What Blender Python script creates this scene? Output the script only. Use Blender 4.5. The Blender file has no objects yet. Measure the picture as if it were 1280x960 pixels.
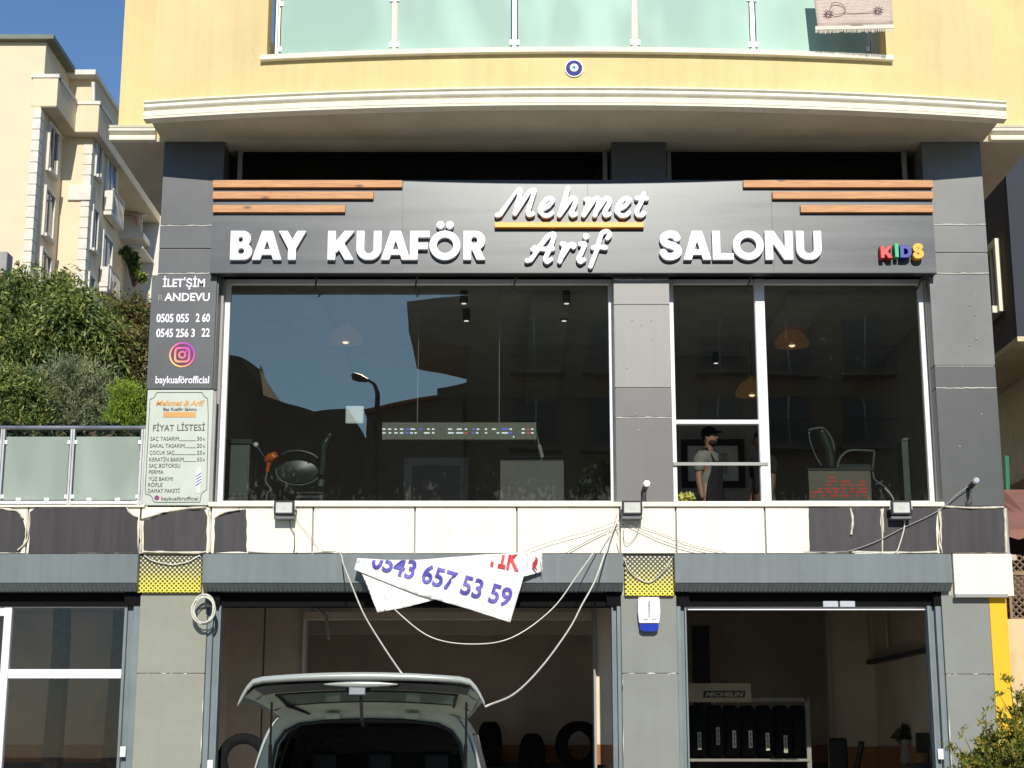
import bpy, bmesh, math, random
import numpy as np
from mathutils import Vector, Matrix
random.seed(7); rng = np.random.default_rng(7)
R = math.radians
SC = bpy.context.scene
COL = SC.collection

# ------------------------------------------------------------------ camera
CAMY, EYE, F, TH = -16.5, 1.6, 2000.0, math.atan(446 / 2000)
cam = bpy.data.cameras.new('camera')
cam.sensor_width = 36; cam.lens = 36 * F / 1280; cam.clip_end = 2000; cam.clip_start = 0.1
camo = bpy.data.objects.new('camera', cam); COL.objects.link(camo)
camo.location = (0, CAMY, EYE); camo.rotation_euler = (R(90) + TH, 0, 0)
SC.camera = camo
# ------------------------------------------------------------------ light
SUN_EL, SUN_AZ = R(29.5), R(3.5)          # azimuth measured from behind the camera towards the right
w = bpy.data.worlds.new('World'); SC.world = w; w.use_nodes = True
nt = w.node_tree; bg = nt.nodes['Background']
sky = nt.nodes.new('ShaderNodeTexSky'); sky.sky_type = 'NISHITA'; sky.sun_disc = False
sky.sun_elevation = SUN_EL; sky.sun_rotation = math.pi - SUN_AZ
sky.air_density = 1.0; sky.dust_density = 0.0; sky.ozone_density = 6.0
nt.links.new(sky.outputs[0], bg.inputs[0]); bg.inputs[1].default_value = 0.118
sl = bpy.data.lights.new('sun', 'SUN'); sl.energy = 4.6; sl.angle = R(0.5); sl.color = (1, .95, .86)
so = bpy.data.objects.new('sun', sl); COL.objects.link(so)
sd = Vector((math.sin(SUN_AZ) * math.cos(SUN_EL), -math.cos(SUN_AZ) * math.cos(SUN_EL), math.sin(SUN_EL)))
so.rotation_euler = sd.to_track_quat('Z', 'Y').to_euler(); so.location = sd * 60
SC.view_settings.view_transform = 'Standard'; SC.view_settings.look = 'None'
SC.view_settings.exposure = 0.0; SC.view_settings.gamma = 1
SC.render.engine = 'CYCLES'
SC.cycles.max_bounces = 8; SC.cycles.transparent_max_bounces = 12
SC.cycles.use_denoising = True

# ------------------------------------------------------------------ helpers
def ZP(py, Y=0.0): return EYE + (Y - CAMY) * math.tan(TH + math.atan((480 - py) / F))
def XP(px, py, Y=0.0):
    return (px - 640) / F * ((Y - CAMY) * math.cos(TH) + (ZP(py, Y) - EYE) * math.sin(TH))
def P(px, py, Y=0.0): return (XP(px, py, Y), Y, ZP(py, Y))

def mat(name, col, rough=.6, metal=0.0, var=.12, scale=3.0, bump=0.0, bscale=60.0, spec=.5, streak=0.0, col2=None, coat=0.0, stretch=None):
    m = bpy.data.materials.new(name); m.use_nodes = True
    n = m.node_tree; L = n.links.new; b = n.nodes['Principled BSDF']
    b.inputs['Roughness'].default_value = rough; b.inputs['Metallic'].default_value = metal
    b.inputs['Specular IOR Level'].default_value = spec
    if coat: b.inputs['Coat Weight'].default_value = coat; b.inputs['Coat Roughness'].default_value = .08
    tc = n.nodes.new('ShaderNodeTexCoord')
    src = tc.outputs['Object']
    if stretch:
        mp = n.nodes.new('ShaderNodeMapping'); mp.inputs['Scale'].default_value = stretch
        L(src, mp.inputs[0]); src = mp.outputs[0]
    no = n.nodes.new('ShaderNodeTexNoise'); no.inputs['Scale'].default_value = scale; no.inputs['Detail'].default_value = 8
    no.inputs['Roughness'].default_value = .65
    L(src, no.inputs['Vector'])
    rp = n.nodes.new('ShaderNodeValToRGB')
    c2 = col2 or tuple(c * (1 - var * 1.6) for c in col)
    rp.color_ramp.elements[0].position = .33; rp.color_ramp.elements[1].position = .67
    rp.color_ramp.elements[0].color = (*c2, 1); rp.color_ramp.elements[1].color = (*[min(1, c * (1 + (0 if col2 else var * .4))) for c in col], 1)
    L(no.outputs[0], rp.inputs[0]); out = rp.outputs[0]
    if streak:
        mp = n.nodes.new('ShaderNodeMapping'); mp.inputs['Scale'].default_value = (9, 9, .5)
        L(tc.outputs['Object'], mp.inputs[0])
        s = n.nodes.new('ShaderNodeTexNoise'); s.inputs['Scale'].default_value = 1.3; s.inputs['Detail'].default_value = 5
        L(mp.outputs[0], s.inputs['Vector'])
        r2 = n.nodes.new('ShaderNodeValToRGB'); r2.color_ramp.elements[0].position = .42; r2.color_ramp.elements[1].position = .75
        L(s.outputs[0], r2.inputs[0])
        mx = n.nodes.new('ShaderNodeMix'); mx.data_type = 'RGBA'; mx.blend_type = 'MULTIPLY'
        sf = n.nodes.new('ShaderNodeMath'); sf.operation = 'MULTIPLY'; sf.inputs[1].default_value = streak
        L(r2.outputs[0], sf.inputs[0]); L(sf.outputs[0], mx.inputs[0]); L(out, mx.inputs[6]); mx.inputs[7].default_value = (.45, .4, .33, 1)
        out = mx.outputs[2]
    L(out, b.inputs['Base Color'])
    rr = n.nodes.new('ShaderNodeMapRange'); rr.inputs[3].default_value = max(0, rough - .08); rr.inputs[4].default_value = min(1, rough + .1)
    L(no.outputs[0], rr.inputs[0]); L(rr.outputs[0], b.inputs['Roughness'])
    if bump:
        n2 = n.nodes.new('ShaderNodeTexNoise'); n2.inputs['Scale'].default_value = bscale; n2.inputs['Detail'].default_value = 5
        L(tc.outputs['Object'], n2.inputs['Vector'])
        bp = n.nodes.new('ShaderNodeBump'); bp.inputs['Strength'].default_value = bump; bp.inputs['Distance'].default_value = .01
        L(n2.outputs[0], bp.inputs['Height']); L(bp.outputs[0], b.inputs['Normal'])
    return m

ORG = {}
def empty(name, loc):
    o = bpy.data.objects.new(name, None); o.empty_display_size = .2
    COL.objects.link(o); o.location = loc; ORG[o] = Vector(loc); return o
def tag(o, label=None, cat=None, group=None, kind=None):
    if label: o['label'] = label
    if cat: o['category'] = cat
    if group: o['group'] = group
    if kind: o['kind'] = kind
    return o
def thing(name, loc, label, cat, group=None): return tag(empty(name, loc), label, cat, group)
def finish(name, me, m, parent=None, bev=0, smooth=False, org=None):
    """mesh in world coordinates -> object whose origin is its parent's origin (or its own base)"""
    for mm in (m if isinstance(m, (list, tuple)) else [m]): me.materials.append(mm)
    if parent is not None: o0 = ORG[parent]
    elif org is not None: o0 = Vector(org)
    else:
        co = np.empty(len(me.vertices) * 3); me.vertices.foreach_get('co', co); co = co.reshape(-1, 3)
        mn, mx = co.min(0), co.max(0); o0 = Vector(((mn[0] + mx[0]) / 2, (mn[1] + mx[1]) / 2, mn[2]))
    me.transform(Matrix.Translation(-o0))
    if smooth:
        for p in me.polygons: p.use_smooth = True
        if smooth != 'all':
            try: me.set_sharp_from_angle(angle=R(40))
            except Exception: pass
    o = bpy.data.objects.new(name, me); COL.objects.link(o); ORG[o] = o0
    if parent is not None: o.parent = parent
    else: o.location = o0
    if bev:
        md = o.modifiers.new('bevel', 'BEVEL'); md.width = bev; md.segments = 2; md.limit_method = 'ANGLE'; md.harden_normals = False
    return o

class MB:
    def __init__(s): s.v = []; s.f = []; s.mi = []
    def add(s, vs, fs, mi=0):
        k = len(s.v); s.v += [tuple(v) for v in vs]; s.f += [tuple(i + k for i in f) for f in fs]; s.mi += [mi] * len(fs); return s
    def box(s, x0, x1, y0, y1, z0, z1, mi=0):
        if x0 > x1: x0, x1 = x1, x0
        if z0 > z1: z0, z1 = z1, z0
        if y0 > y1: y0, y1 = y1, y0
        v = [(x, y, z) for z in (z0, z1) for y in (y0, y1) for x in (x0, x1)]
        return s.add(v, [(0, 2, 3, 1), (4, 5, 7, 6), (0, 1, 5, 4), (2, 6, 7, 3), (0, 4, 6, 2), (1, 3, 7, 5)], mi)
    def prism(s, pts, y0, y1, mi=0):
        """outline in (x,z), extruded y0..y1"""
        a = sum(pts[i][0] * pts[(i + 1) % len(pts)][1] - pts[(i + 1) % len(pts)][0] * pts[i][1] for i in range(len(pts)))
        if a < 0: pts = pts[::-1]
        n = len(pts)
        v = [(x, y0, z) for x, z in pts] + [(x, y1, z) for x, z in pts]
        f = [tuple(range(n)), tuple(range(2 * n - 1, n - 1, -1))] + [(i, i + n, (i + 1) % n + n, (i + 1) % n) for i in range(n)]
        return s.add(v, f, mi)
    def plan(s, pts, z0, z1, mi=0):
        """outline in (x,y), extruded z0..z1"""
        a = sum(pts[i][0] * pts[(i + 1) % len(pts)][1] - pts[(i + 1) % len(pts)][0] * pts[i][1] for i in range(len(pts)))
        if a < 0: pts = pts[::-1]
        n = len(pts)
        v = [(x, y, z0) for x, y in pts] + [(x, y, z1) for x, y in pts]
        f = [tuple(range(n - 1, -1, -1)), tuple(range(n, 2 * n))] + [(i, (i + 1) % n, (i + 1) % n + n, i + n) for i in range(n)]
        return s.add(v, f, mi)
    def tube(s, pts, r, n=8, mi=0, cap=True):
        pts = [Vector(p) for p in pts]; rs = r if isinstance(r, (list, tuple)) else [r] * len(pts)
        rings = []; up = None
        for i, p in enumerate(pts):
            t = (pts[min(i + 1, len(pts) - 1)] - pts[max(i - 1, 0)])
            t = t.normalized() if t.length > 1e-9 else Vector((0, 0, 1))
            if up is None: up = Vector((0, 0, 1)) if abs(t.z) < .9 else Vector((1, 0, 0))
            a = t.cross(up).normalized(); b = a.cross(t).normalized(); up = b
            rings.append([p + (a * math.cos(2 * math.pi * k / n) + b * math.sin(2 * math.pi * k / n)) * rs[i] for k in range(n)])
        v = [q for rg in rings for q in rg]; f = []
        for i in range(len(pts) - 1):
            for k in range(n):
                f.append((i * n + k, i * n + (k + 1) % n, (i + 1) * n + (k + 1) % n, (i + 1) * n + k))
        if cap: f.append(tuple(range(n - 1, -1, -1))); f.append(tuple((len(pts) - 1) * n + k for k in range(n)))
        return s.add(v, f, mi)
    def lathe(s, prof, c, axis='z', n=24, mi=0):
        """prof: (radius, height) list about axis through c"""
        v = []; f = []
        for r_, h in prof:
            for k in range(n):
                a = 2 * math.pi * k / n; x, y = r_ * math.cos(a), r_ * math.sin(a)
                if axis == 'z': q = (c[0] + x, c[1] + y, c[2] + h)
                elif axis == 'y': q = (c[0] + x, c[1] + h, c[2] - y)
                else: q = (c[0] + h, c[1] + x, c[2] + y)
                v.append(q)
        for i in range(len(prof) - 1):
            for k in range(n): f.append((i * n + k, i * n + (k + 1) % n, (i + 1) * n + (k + 1) % n, (i + 1) * n + k))
        f.append(tuple(range(n - 1, -1, -1))); f.append(tuple((len(prof) - 1) * n + k for k in range(n)))
        return s.add(v, f, mi)
    def ball(s, c, rx, ry, rz, n=10, mi=0):
        v = []; f = []
        for i in range(1, n):
            t = math.pi * i / n
            for k in range(2 * n):
                a = math.pi * k / n
                v.append((c[0] + rx * math.sin(t) * math.cos(a), c[1] + ry * math.sin(t) * math.sin(a), c[2] + rz * math.cos(t)))
        m_ = 2 * n
        for i in range(n - 2):
            for k in range(m_): f.append((i * m_ + k, (i + 1) * m_ + k, (i + 1) * m_ + (k + 1) % m_, i * m_ + (k + 1) % m_))
        v.append((c[0], c[1], c[2] + rz)); v.append((c[0], c[1], c[2] - rz)); a = len(v) - 2
        for k in range(m_): f.append((a, k, (k + 1) % m_)); f.append((a + 1, (n - 2) * m_ + (k + 1) % m_, (n - 2) * m_ + k))
        return s.add(v, f, mi)
    def mesh(s, name='m'):
        me = bpy.data.meshes.new(name); me.from_pydata(s.v, [], s.f)
        me.polygons.foreach_set('material_index', s.mi); me.update(); return me
    def build(s, name, m, parent=None, bev=0, smooth=False, org=None):
        return finish(name, s.mesh(name), m, parent, bev, smooth, org)

def catmull(pts, n=8):
    pts = [np.array(p, float) for p in pts]; out = []
    q = [2 * pts[0] - pts[1]] + pts + [2 * pts[-1] - pts[-2]]
    for i in range(1, len(q) - 2):
        for k in range(n):
            t = k / n
            out.append(.5 * ((2 * q[i]) + (-q[i - 1] + q[i + 1]) * t + (2 * q[i - 1] - 5 * q[i] + 4 * q[i + 1] - q[i + 2]) * t * t + (-q[i - 1] + 3 * q[i] - 3 * q[i + 1] + q[i + 2]) * t ** 3))
    out.append(pts[-1]); return out

# ---- lettering from the built-in font
def text_mesh(body, height, width=None, bold=0.0, depth=.002, slant=0):
    c = bpy.data.curves.new('t', 'FONT'); c.body = body; c.size = 1; c.resolution_u = 3; c.offset = bold; c.extrude = .5; c.shear = slant
    o = bpy.data.objects.new('t', c); COL.objects.link(o)
    dg = bpy.context.evaluated_depsgraph_get(); me = bpy.data.meshes.new_from_object(o.evaluated_get(dg))
    bpy.data.objects.remove(o)
    co = np.empty(len(me.vertices) * 3); me.vertices.foreach_get('co', co); co = co.reshape(-1, 3)
    x0, x1 = co[:, 0].min(), co[:, 0].max()
    sy = height / .73
    sx = width / (x1 - x0) if width else sy
    X = (co[:, 0] - x0) * sx; Z = co[:, 1] * sy; Y = co[:, 2] * -depth
    return me, X, Y, Z
def lettering(body, px0, px1, py_base, hpx, Y, m, parent, bold=0.0, name='lettering', rot=0.0, depth=.003, clip=None, fn=None, slant=0):
    """text whose left end is at pixel px0, right end px1, baseline py_base, capitals hpx tall, on plane Y"""
    a = P(px0, py_base, Y); b = P(px1, py_base, Y); ht = ZP(py_base - hpx, Y) - a[2]
    wd = (b[0] - a[0])
    me, x, y, z = text_mesh(body, ht, wd, bold, depth, slant)
    c, s = math.cos(rot), math.sin(rot)
    X = a[0] + x * c + z * s; Z = a[2] - x * s + z * c
    co = np.stack([X, np.full_like(X, Y) + y, Z], 1)
    if fn is not None: co[:, 1] += fn(co[:, 0], co[:, 2])
    me.vertices.foreach_set('co', co.ravel()); me.update()
    if clip:
        bm = bmesh.new(); bm.from_mesh(me)
        for (q, nrm) in clip:
            bmesh.ops.bisect_plane(bm, geom=bm.verts[:] + bm.edges[:] + bm.faces[:], plane_co=q, plane_no=nrm, clear_outer=True)
        bm.to_mesh(me); bm.free()
    me.materials.clear()
    return finish(name, me, m, parent)

# ---- cut letters of the big sign: signed distance shapes traced to outlines
def box_(X, Y, x0, y0, x1, y1, r=0.0):
    cx, cy = (x0 + x1) / 2, (y0 + y1) / 2; hx, hy = (x1 - x0) / 2 - r, (y1 - y0) / 2 - r
    dx, dy = np.abs(X - cx) - hx, np.abs(Y - cy) - hy
    return np.hypot(np.maximum(dx, 0), np.maximum(dy, 0)) + np.minimum(np.maximum(dx, dy), 0) - r
def seg_(X, Y, x0, y0, x1, y1, w):
    L = math.hypot(x1 - x0, y1 - y0); ux, uy = (x1 - x0) / L, (y1 - y0) / L
    a = (X - x0) * ux + (Y - y0) * uy; b = -(X - x0) * uy + (Y - y0) * ux
    return np.maximum(np.abs(b) - w / 2, np.maximum(-a, a - L))
def circ_(X, Y, cx, cy, r): return np.hypot(X - cx, Y - cy) - r
def poly_(X, Y, pts, r):
    d = np.full(X.shape, 9.0)
    for (x0, y0), (x1, y1) in zip(pts[:-1], pts[1:]):
        dx, dy = x1 - x0, y1 - y0; L2 = dx * dx + dy * dy + 1e-12
        t = np.clip(((X - x0) * dx + (Y - y0) * dy) / L2, 0, 1)
        d = np.minimum(d, np.hypot(X - x0 - t * dx, Y - y0 - t * dy))
    return d - r
def U(*a):
    r = a[0]
    for b in a[1:]: r = np.minimum(r, b)
    return r
def glyph(ch, W, w=.265):
    def f(X, Y):
        h = w * .86
        clip = lambda d: np.maximum(d, np.maximum(-Y, Y - 1))
        if ch == 'I': return box_(X, Y, 0, 0, W, 1)
        if ch == 'L': return U(box_(X, Y, 0, 0, w, 1), box_(X, Y, 0, 0, W, h))
        if ch == 'F': return U(box_(X, Y, 0, 0, w, 1), box_(X, Y, 0, 1 - h, W, 1), box_(X, Y, 0, .36, W * .9, .36 + h))
        if ch == 'A': return U(clip(U(seg_(X, Y, .12, -.1, W / 2 - .0, 1.12, w), seg_(X, Y, W - .12, -.1, W / 2, 1.12, w))), box_(X, Y, .24, .17, W - .24, .36))
        if ch == 'Y': return clip(U(seg_(X, Y, .1, 1.1, W / 2 + .03, .36, w), seg_(X, Y, W - .1, 1.1, W / 2 - .03, .36, w), box_(X, Y, W / 2 - w / 2, 0, W / 2 + w / 2, .5)))
        if ch == 'K': return clip(U(box_(X, Y, 0, 0, w, 1), seg_(X, Y, .2, .33, W - .1, 1.12, w), seg_(X, Y, .38, .60, W - .12, -.12, w)))
        if ch == 'N': return clip(U(box_(X, Y, 0, 0, w, 1), box_(X, Y, W - w, 0, W, 1), seg_(X, Y, .08, 1.1, W - .08, -.1, w)))
        if ch == 'U': return clip(np.maximum(box_(X, Y, 0, -.01, W, 1.9, W * .48), -box_(X, Y, w, h, W - w, 2.2, (W - 2 * w) * .48)))
        if ch == 'D': return np.maximum(U(box_(X, Y, 0, 0, W, 1, .46), box_(X, Y, 0, 0, W * .4, 1)), -U(box_(X, Y, w, h, W - w, 1 - h, .2), box_(X, Y, w, h, W * .5, 1 - h)))
        if ch in 'OÖ':
            d = np.abs(np.hypot((X - W / 2) / (W / .99), Y - .5) - (.5 - w * .43)) - w * .46
            return U(d, circ_(X, Y, W / 2 - .155, 1.205, .135), circ_(X, Y, W / 2 + .155, 1.205, .135)) if ch == 'Ö' else d
        if ch == 'B':
            o = U(box_(X, Y, 0, 0, W, .57, .27), box_(X, Y, 0, .46, W * .93, 1, .26), box_(X, Y, 0, 0, W * .5, 1))
            return np.maximum(o, -U(box_(X, Y, w, .6, W * .93 - w, .80, .095), box_(X, Y, w, .20, W - w * .98, .40, .095)))
        if ch == 'R':
            o = U(box_(X, Y, 0, .34, W * .95, 1, .32), box_(X, Y, 0, 0, w, 1), box_(X, Y, 0, .34, W * .5, 1))
            return U(np.maximum(o, -box_(X, Y, w, .56, W * .95 - w, .79, .11)), clip(seg_(X, Y, .36, .5, W - .12, -.12, w)))
        if ch == 'S':
            r = w * .48; x0, x1 = r, W - r
            pts = [(x1 - .04, .76), (W * .68, .86), (W * .45, .88), (x0 + .04, .80), (x0 + .02, .66), (W * .32, .56), (W * .65, .47), (x1 - .01, .35), (x1 - .04, .20), (W * .55, .115), (W * .30, .13), (x0 + .0, .25)]
            return poly_(X, Y, [tuple(p) for p in catmull(pts, 5)], r)
    return f
def contours(f, x0, x1, y0, y1, st):
    nx, ny = int((x1 - x0) / st) + 2, int((y1 - y0) / st) + 2
    xs = x0 + np.arange(nx) * st; ys = y0 + np.arange(ny) * st
    X, Y = np.meshgrid(xs, ys); D = f(X, Y) + 1e-6
    D[0, :] = D[-1, :] = 1; D[:, 0] = D[:, -1] = 1
    nxt = {}; pos = {}
    S = D < 0
    mixed = np.argwhere((S[:-1, :-1] != S[1:, :-1]) | (S[:-1, :-1] != S[:-1, 1:]) | (S[:-1, :-1] != S[1:, 1:]))
    def ev(i, j, i2, j2):
        k = (min(i, i2), min(j, j2), i != i2)
        if k not in pos:
            a, b = D[i, j], D[i2, j2]; t = a / (a - b)
            pos[k] = (xs[j] + (xs[j2] - xs[j]) * t, ys[i] + (ys[i2] - ys[i]) * t)
        return k
    segs = []
    for i, j in mixed:
        c = [(i, j), (i, j + 1), (i + 1, j + 1), (i + 1, j)]; s = [S[p] for p in c]; cr = []
        for k in range(4):
            if s[k] != s[(k + 1) % 4]: cr.append((ev(*c[k], *c[(k + 1) % 4]), s[k]))
        if len(cr) == 2:
            a, b = (cr[0][0], cr[1][0]) if cr[0][1] else (cr[1][0], cr[0][0]); segs.append((a, b))
        elif len(cr) == 4:
            o = [q for q in cr]; k0 = 0 if o[0][1] else 1
            segs.append((o[k0][0], o[(k0 + 1) % 4][0])); segs.append((o[(k0 + 2) % 4][0], o[(k0 + 3) % 4][0]))
    for a, b in segs: nxt[a] = b
    loops = []
    while nxt:
        a0, b = nxt.popitem(); lp = [pos[a0]]
        while b != a0 and b in nxt:
            lp.append(pos[b]); b = nxt.pop(b)
        if len(lp) > 5: loops.append(lp)
    out = []
    for lp in loops:                                   # drop collinear points
        k = [p for i, p in enumerate(lp) if abs((lp[i][0] - lp[i - 1][0]) * (lp[(i + 1) % len(lp)][1] - lp[i][1]) - (lp[i][1] - lp[i - 1][1]) * (lp[(i + 1) % len(lp)][0] - lp[i][0])) > 2e-6]
        out.append(k if len(k) > 3 else lp)
    return out
def cut_letter(loops, sx, sz, ox, oz, Yf, Yb, m, parent, name='letter', bev=.004):
    c = bpy.data.curves.new('g', 'CURVE'); c.dimensions = '2D'; c.fill_mode = 'BOTH'
    c.extrude = abs(Yb - Yf) / 2 - bev; c.bevel_depth = bev; c.bevel_resolution = 1; c.offset = -bev
    for lp in loops:
        s = c.splines.new('POLY'); s.points.add(len(lp) - 1); s.use_cyclic_u = True
        for p, q in zip(s.points, lp): p.co = (ox + q[0] * sx, oz + q[1] * sz, 0, 1)
    o = bpy.data.objects.new('g', c); COL.objects.link(o)
    dg = bpy.context.evaluated_depsgraph_get(); me = bpy.data.meshes.new_from_object(o.evaluated_get(dg))
    bpy.data.objects.remove(o)
    me.transform(Matrix.Translation((0, (Yf + Yb) / 2, 0)) @ Matrix.Rotation(R(90), 4, 'X'))
    return finish(name, me, m, parent)

# ------------------------------------------------------------------ materials
M = {}
M['render'] = mat('yellow render', (.76, .61, .305), .85, var=.07, scale=1.0, bump=.25, bscale=90, streak=.12, spec=.2)
def cracks(m, sc=1.1, dark=.18):
    n = m.node_tree; b = n.nodes['Principled BSDF']; base = b.inputs['Base Color'].links[0].from_socket; L = n.links.new
    tc = n.nodes.new('ShaderNodeTexCoord'); dn = n.nodes.new('ShaderNodeTexNoise'); dn.inputs['Scale'].default_value = 3; L(tc.outputs['Object'], dn.inputs[0])
    va = n.nodes.new('ShaderNodeVectorMath'); va.operation = 'MULTIPLY_ADD'; L(dn.outputs['Color'], va.inputs[0]); va.inputs[1].default_value = (.5, .5, .5); L(tc.outputs['Object'], va.inputs[2])
    v = n.nodes.new('ShaderNodeTexVoronoi'); v.feature = 'DISTANCE_TO_EDGE'; v.inputs['Scale'].default_value = sc; L(va.outputs[0], v.inputs['Vector'])
    r = n.nodes.new('ShaderNodeMapRange'); r.inputs[1].default_value = .0; r.inputs[2].default_value = .006; r.inputs[3].default_value = 1; r.inputs[4].default_value = 0; L(v.outputs[0], r.inputs[0])
    k = n.nodes.new('ShaderNodeTexNoise'); k.inputs['Scale'].default_value = .8; L(tc.outputs['Object'], k.inputs[0])
    q = n.nodes.new('ShaderNodeMapRange'); q.inputs[1].default_value = .52; q.inputs[2].default_value = .6; q.inputs[4].default_value = dark; L(k.outputs[0], q.inputs[0])
    f = n.nodes.new('ShaderNodeMath'); f.operation = 'MULTIPLY'; L(r.outputs[0], f.inputs[0]); L(q.outputs[0], f.inputs[1])
    x = n.nodes.new('ShaderNodeMix'); x.data_type = 'RGBA'; L(f.outputs[0], x.inputs[0]); L(base, x.inputs[6]); x.inputs[7].default_value = (.3, .24, .14, 1); L(x.outputs[2], b.inputs['Base Color'])
cracks(M['render'])
M['cornice'] = mat('cream cornice', (.84, .80, .66), .75, var=.06, scale=4, bump=.12, streak=.12, spec=.2)
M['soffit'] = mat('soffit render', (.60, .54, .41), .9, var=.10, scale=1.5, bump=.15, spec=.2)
M['clad_dark'] = mat('anthracite cladding', (.082, .087, .091), .38, var=.10, scale=1.5, streak=.10, spec=.5)
M['clad_refl_deep'] = mat('dark grey cladding', (.068, .072, .070), .38, var=.08, scale=1.5, streak=.08)
M['clad_refl_mid'] = mat('grey cladding', (.165, .17, .162), .36, var=.08, scale=1.5, streak=.06, spec=.5)
M['clad_refl_light'] = mat('warm grey cladding', (.25, .245, .228), .4, var=.06, scale=1.5, streak=.1, spec=.5)  # same glossy cladding, its reflections put into a lighter base colour
M['clad_refl_taupe'] = mat('taupe cladding', (.135, .13, .125), .4, var=.06, scale=1.5, streak=.1, spec=.5)
M['joint'] = mat('joint sealant', (.45, .43, .38), .6)
M['bead'] = mat('white sealant', (.62, .60, .54), .6)
M['low_pillar'] = mat('grey green plaster', (.285, .29, .235), .75, var=.07, scale=2, bump=.2, bscale=40, streak=.05)
M['low_pillar2'] = mat('grey plaster', (.235, .245, .22), .75, var=.07, scale=2, bump=.2, bscale=40, streak=.05)
M['yellow'] = mat('yellow painted edge', (.86, .47, .002), .6, var=.03, streak=.1)
M['frame'] = mat('white aluminium', (.80, .79, .80), .35, var=.03, spec=.5)
M['frame_grey'] = mat('grey aluminium', (.32, .31, .29), .45, var=.08)
M['rail'] = mat('blue grey shutter rail', (.175, .215, .225), .45, var=.1, streak=.3)
M['box'] = mat('grey shutter box', (.155, .185, .19), .42, var=.08, scale=1.2, streak=.3)
M['black'] = mat('black', (.012, .012, .013), .5, var=.3)
M['matte'] = mat('matte black slot shade', (.006, .006, .0065), .8, spec=.1)  # shadow below the shutter boxes is put into this near black
M['dark'] = mat('dark interior', (.045, .04, .036), .8)
M['band'] = mat('cream composite band', (.86, .80, .66), .5, var=.04, scale=2, streak=.12)
M['film'] = mat('dark peeling film', (.050, .044, .047), .45, var=.25, scale=2.5, streak=.2, stretch=(6, 1, .5), col2=(.032, .028, .031), spec=.35)
M['foil'] = mat('curled cream foil', (.72, .66, .53), .6, var=.2, scale=20, bump=.5, bscale=20)
M['sign'] = mat('brushed dark sign panel', (.072, .076, .078), .30, metal=.45, var=.06, scale=1, spec=.6, stretch=(.4, 1, 6))
M['white'] = mat('white acrylic', (.90, .88, .92), .3, var=.01, spec=.5)
M['orange'] = mat('orange acrylic', (.95, .38, .012), .35, var=.02)
M['red'] = mat('red acrylic', (.62, .035, .03), .4, var=.02)
M['green'] = mat('green acrylic', (.02, .42, .16), .4, var=.02)
M['blue'] = mat('blue acrylic', (.02, .03, .30), .4, var=.02)
M['amber'] = mat('amber acrylic', (.9, .42, .02), .4, var=.02)
M['cable'] = mat('white cable', (.72, .70, .60), .5)
M['gcable'] = mat('grey cable', (.30, .29, .27), .5)
M['bcable'] = mat('black cable', (.02, .02, .02), .5)
M['plastic'] = mat('black plastic', (.02, .02, .022), .35)
M['alu'] = mat('satin aluminium', (.50, .50, .50), .4, metal=.35)
M['steel'] = mat('steel', (.5, .5, .5), .3, metal=1)
M['chrome'] = mat('chrome', (.6, .62, .62), .15, metal=1)
M['rubber'] = mat('tyre rubber', (.010, .010, .011), .8, var=.3, scale=20, spec=.15)
M['asphalt'] = mat('asphalt', (.055, .055, .055), .9, var=.3, scale=12, bump=.5, bscale=120)
M['pave'] = mat('pavement', (.40, .37, .31), .85, var=.15, scale=4, bump=.3)
M['kerb'] = mat('kerb stone', (.34, .33, .31), .8)
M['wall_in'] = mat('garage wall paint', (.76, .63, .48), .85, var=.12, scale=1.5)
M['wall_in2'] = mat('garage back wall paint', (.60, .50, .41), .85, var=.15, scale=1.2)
M['orange_in'] = mat('orange wall stripe', (.38, .16, .06), .8)
M['salon_wall'] = mat('salon wall', (.42, .39, .36), .8)
M['salon_ceil'] = mat('salon ceiling', (.72, .70, .67), .8)
M['floor_in'] = mat('interior floor', (.30, .28, .26), .5)
M['leather'] = mat('black leather', (.025, .034, .030), .3, var=.1, spec=.6)
M['grey_green'] = mat('grey green laminate', (.12, .145, .135), .45)
M['sage'] = mat('pale sage print', (.54, .58, .50), .30, var=.05)
M['ink'] = mat('dark print', (.045, .06, .055), .5)
M['paper'] = mat('paper', (.8, .78, .72), .6)
M['skin'] = mat('skin', (.30, .165, .105), .5, var=.08, scale=10)
M['cream'] = mat('peach cream render', (.76, .63, .43), .85, var=.07, scale=.3, bump=.1)
M['cream_w'] = mat('white quoin stone', (.72, .68, .60), .8, var=.08)
M['brown'] = mat('brown render', (.095, .062, .050), .85, var=.1)
M['beige'] = mat('beige render', (.70, .58, .38), .85, var=.1, streak=.2)
M['tile'] = mat('red roof tile', (.36, .12, .07), .8, var=.25, scale=6)
M['wire'] = mat('thin steel wire', (.6, .6, .58), .3, metal=.6)

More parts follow.
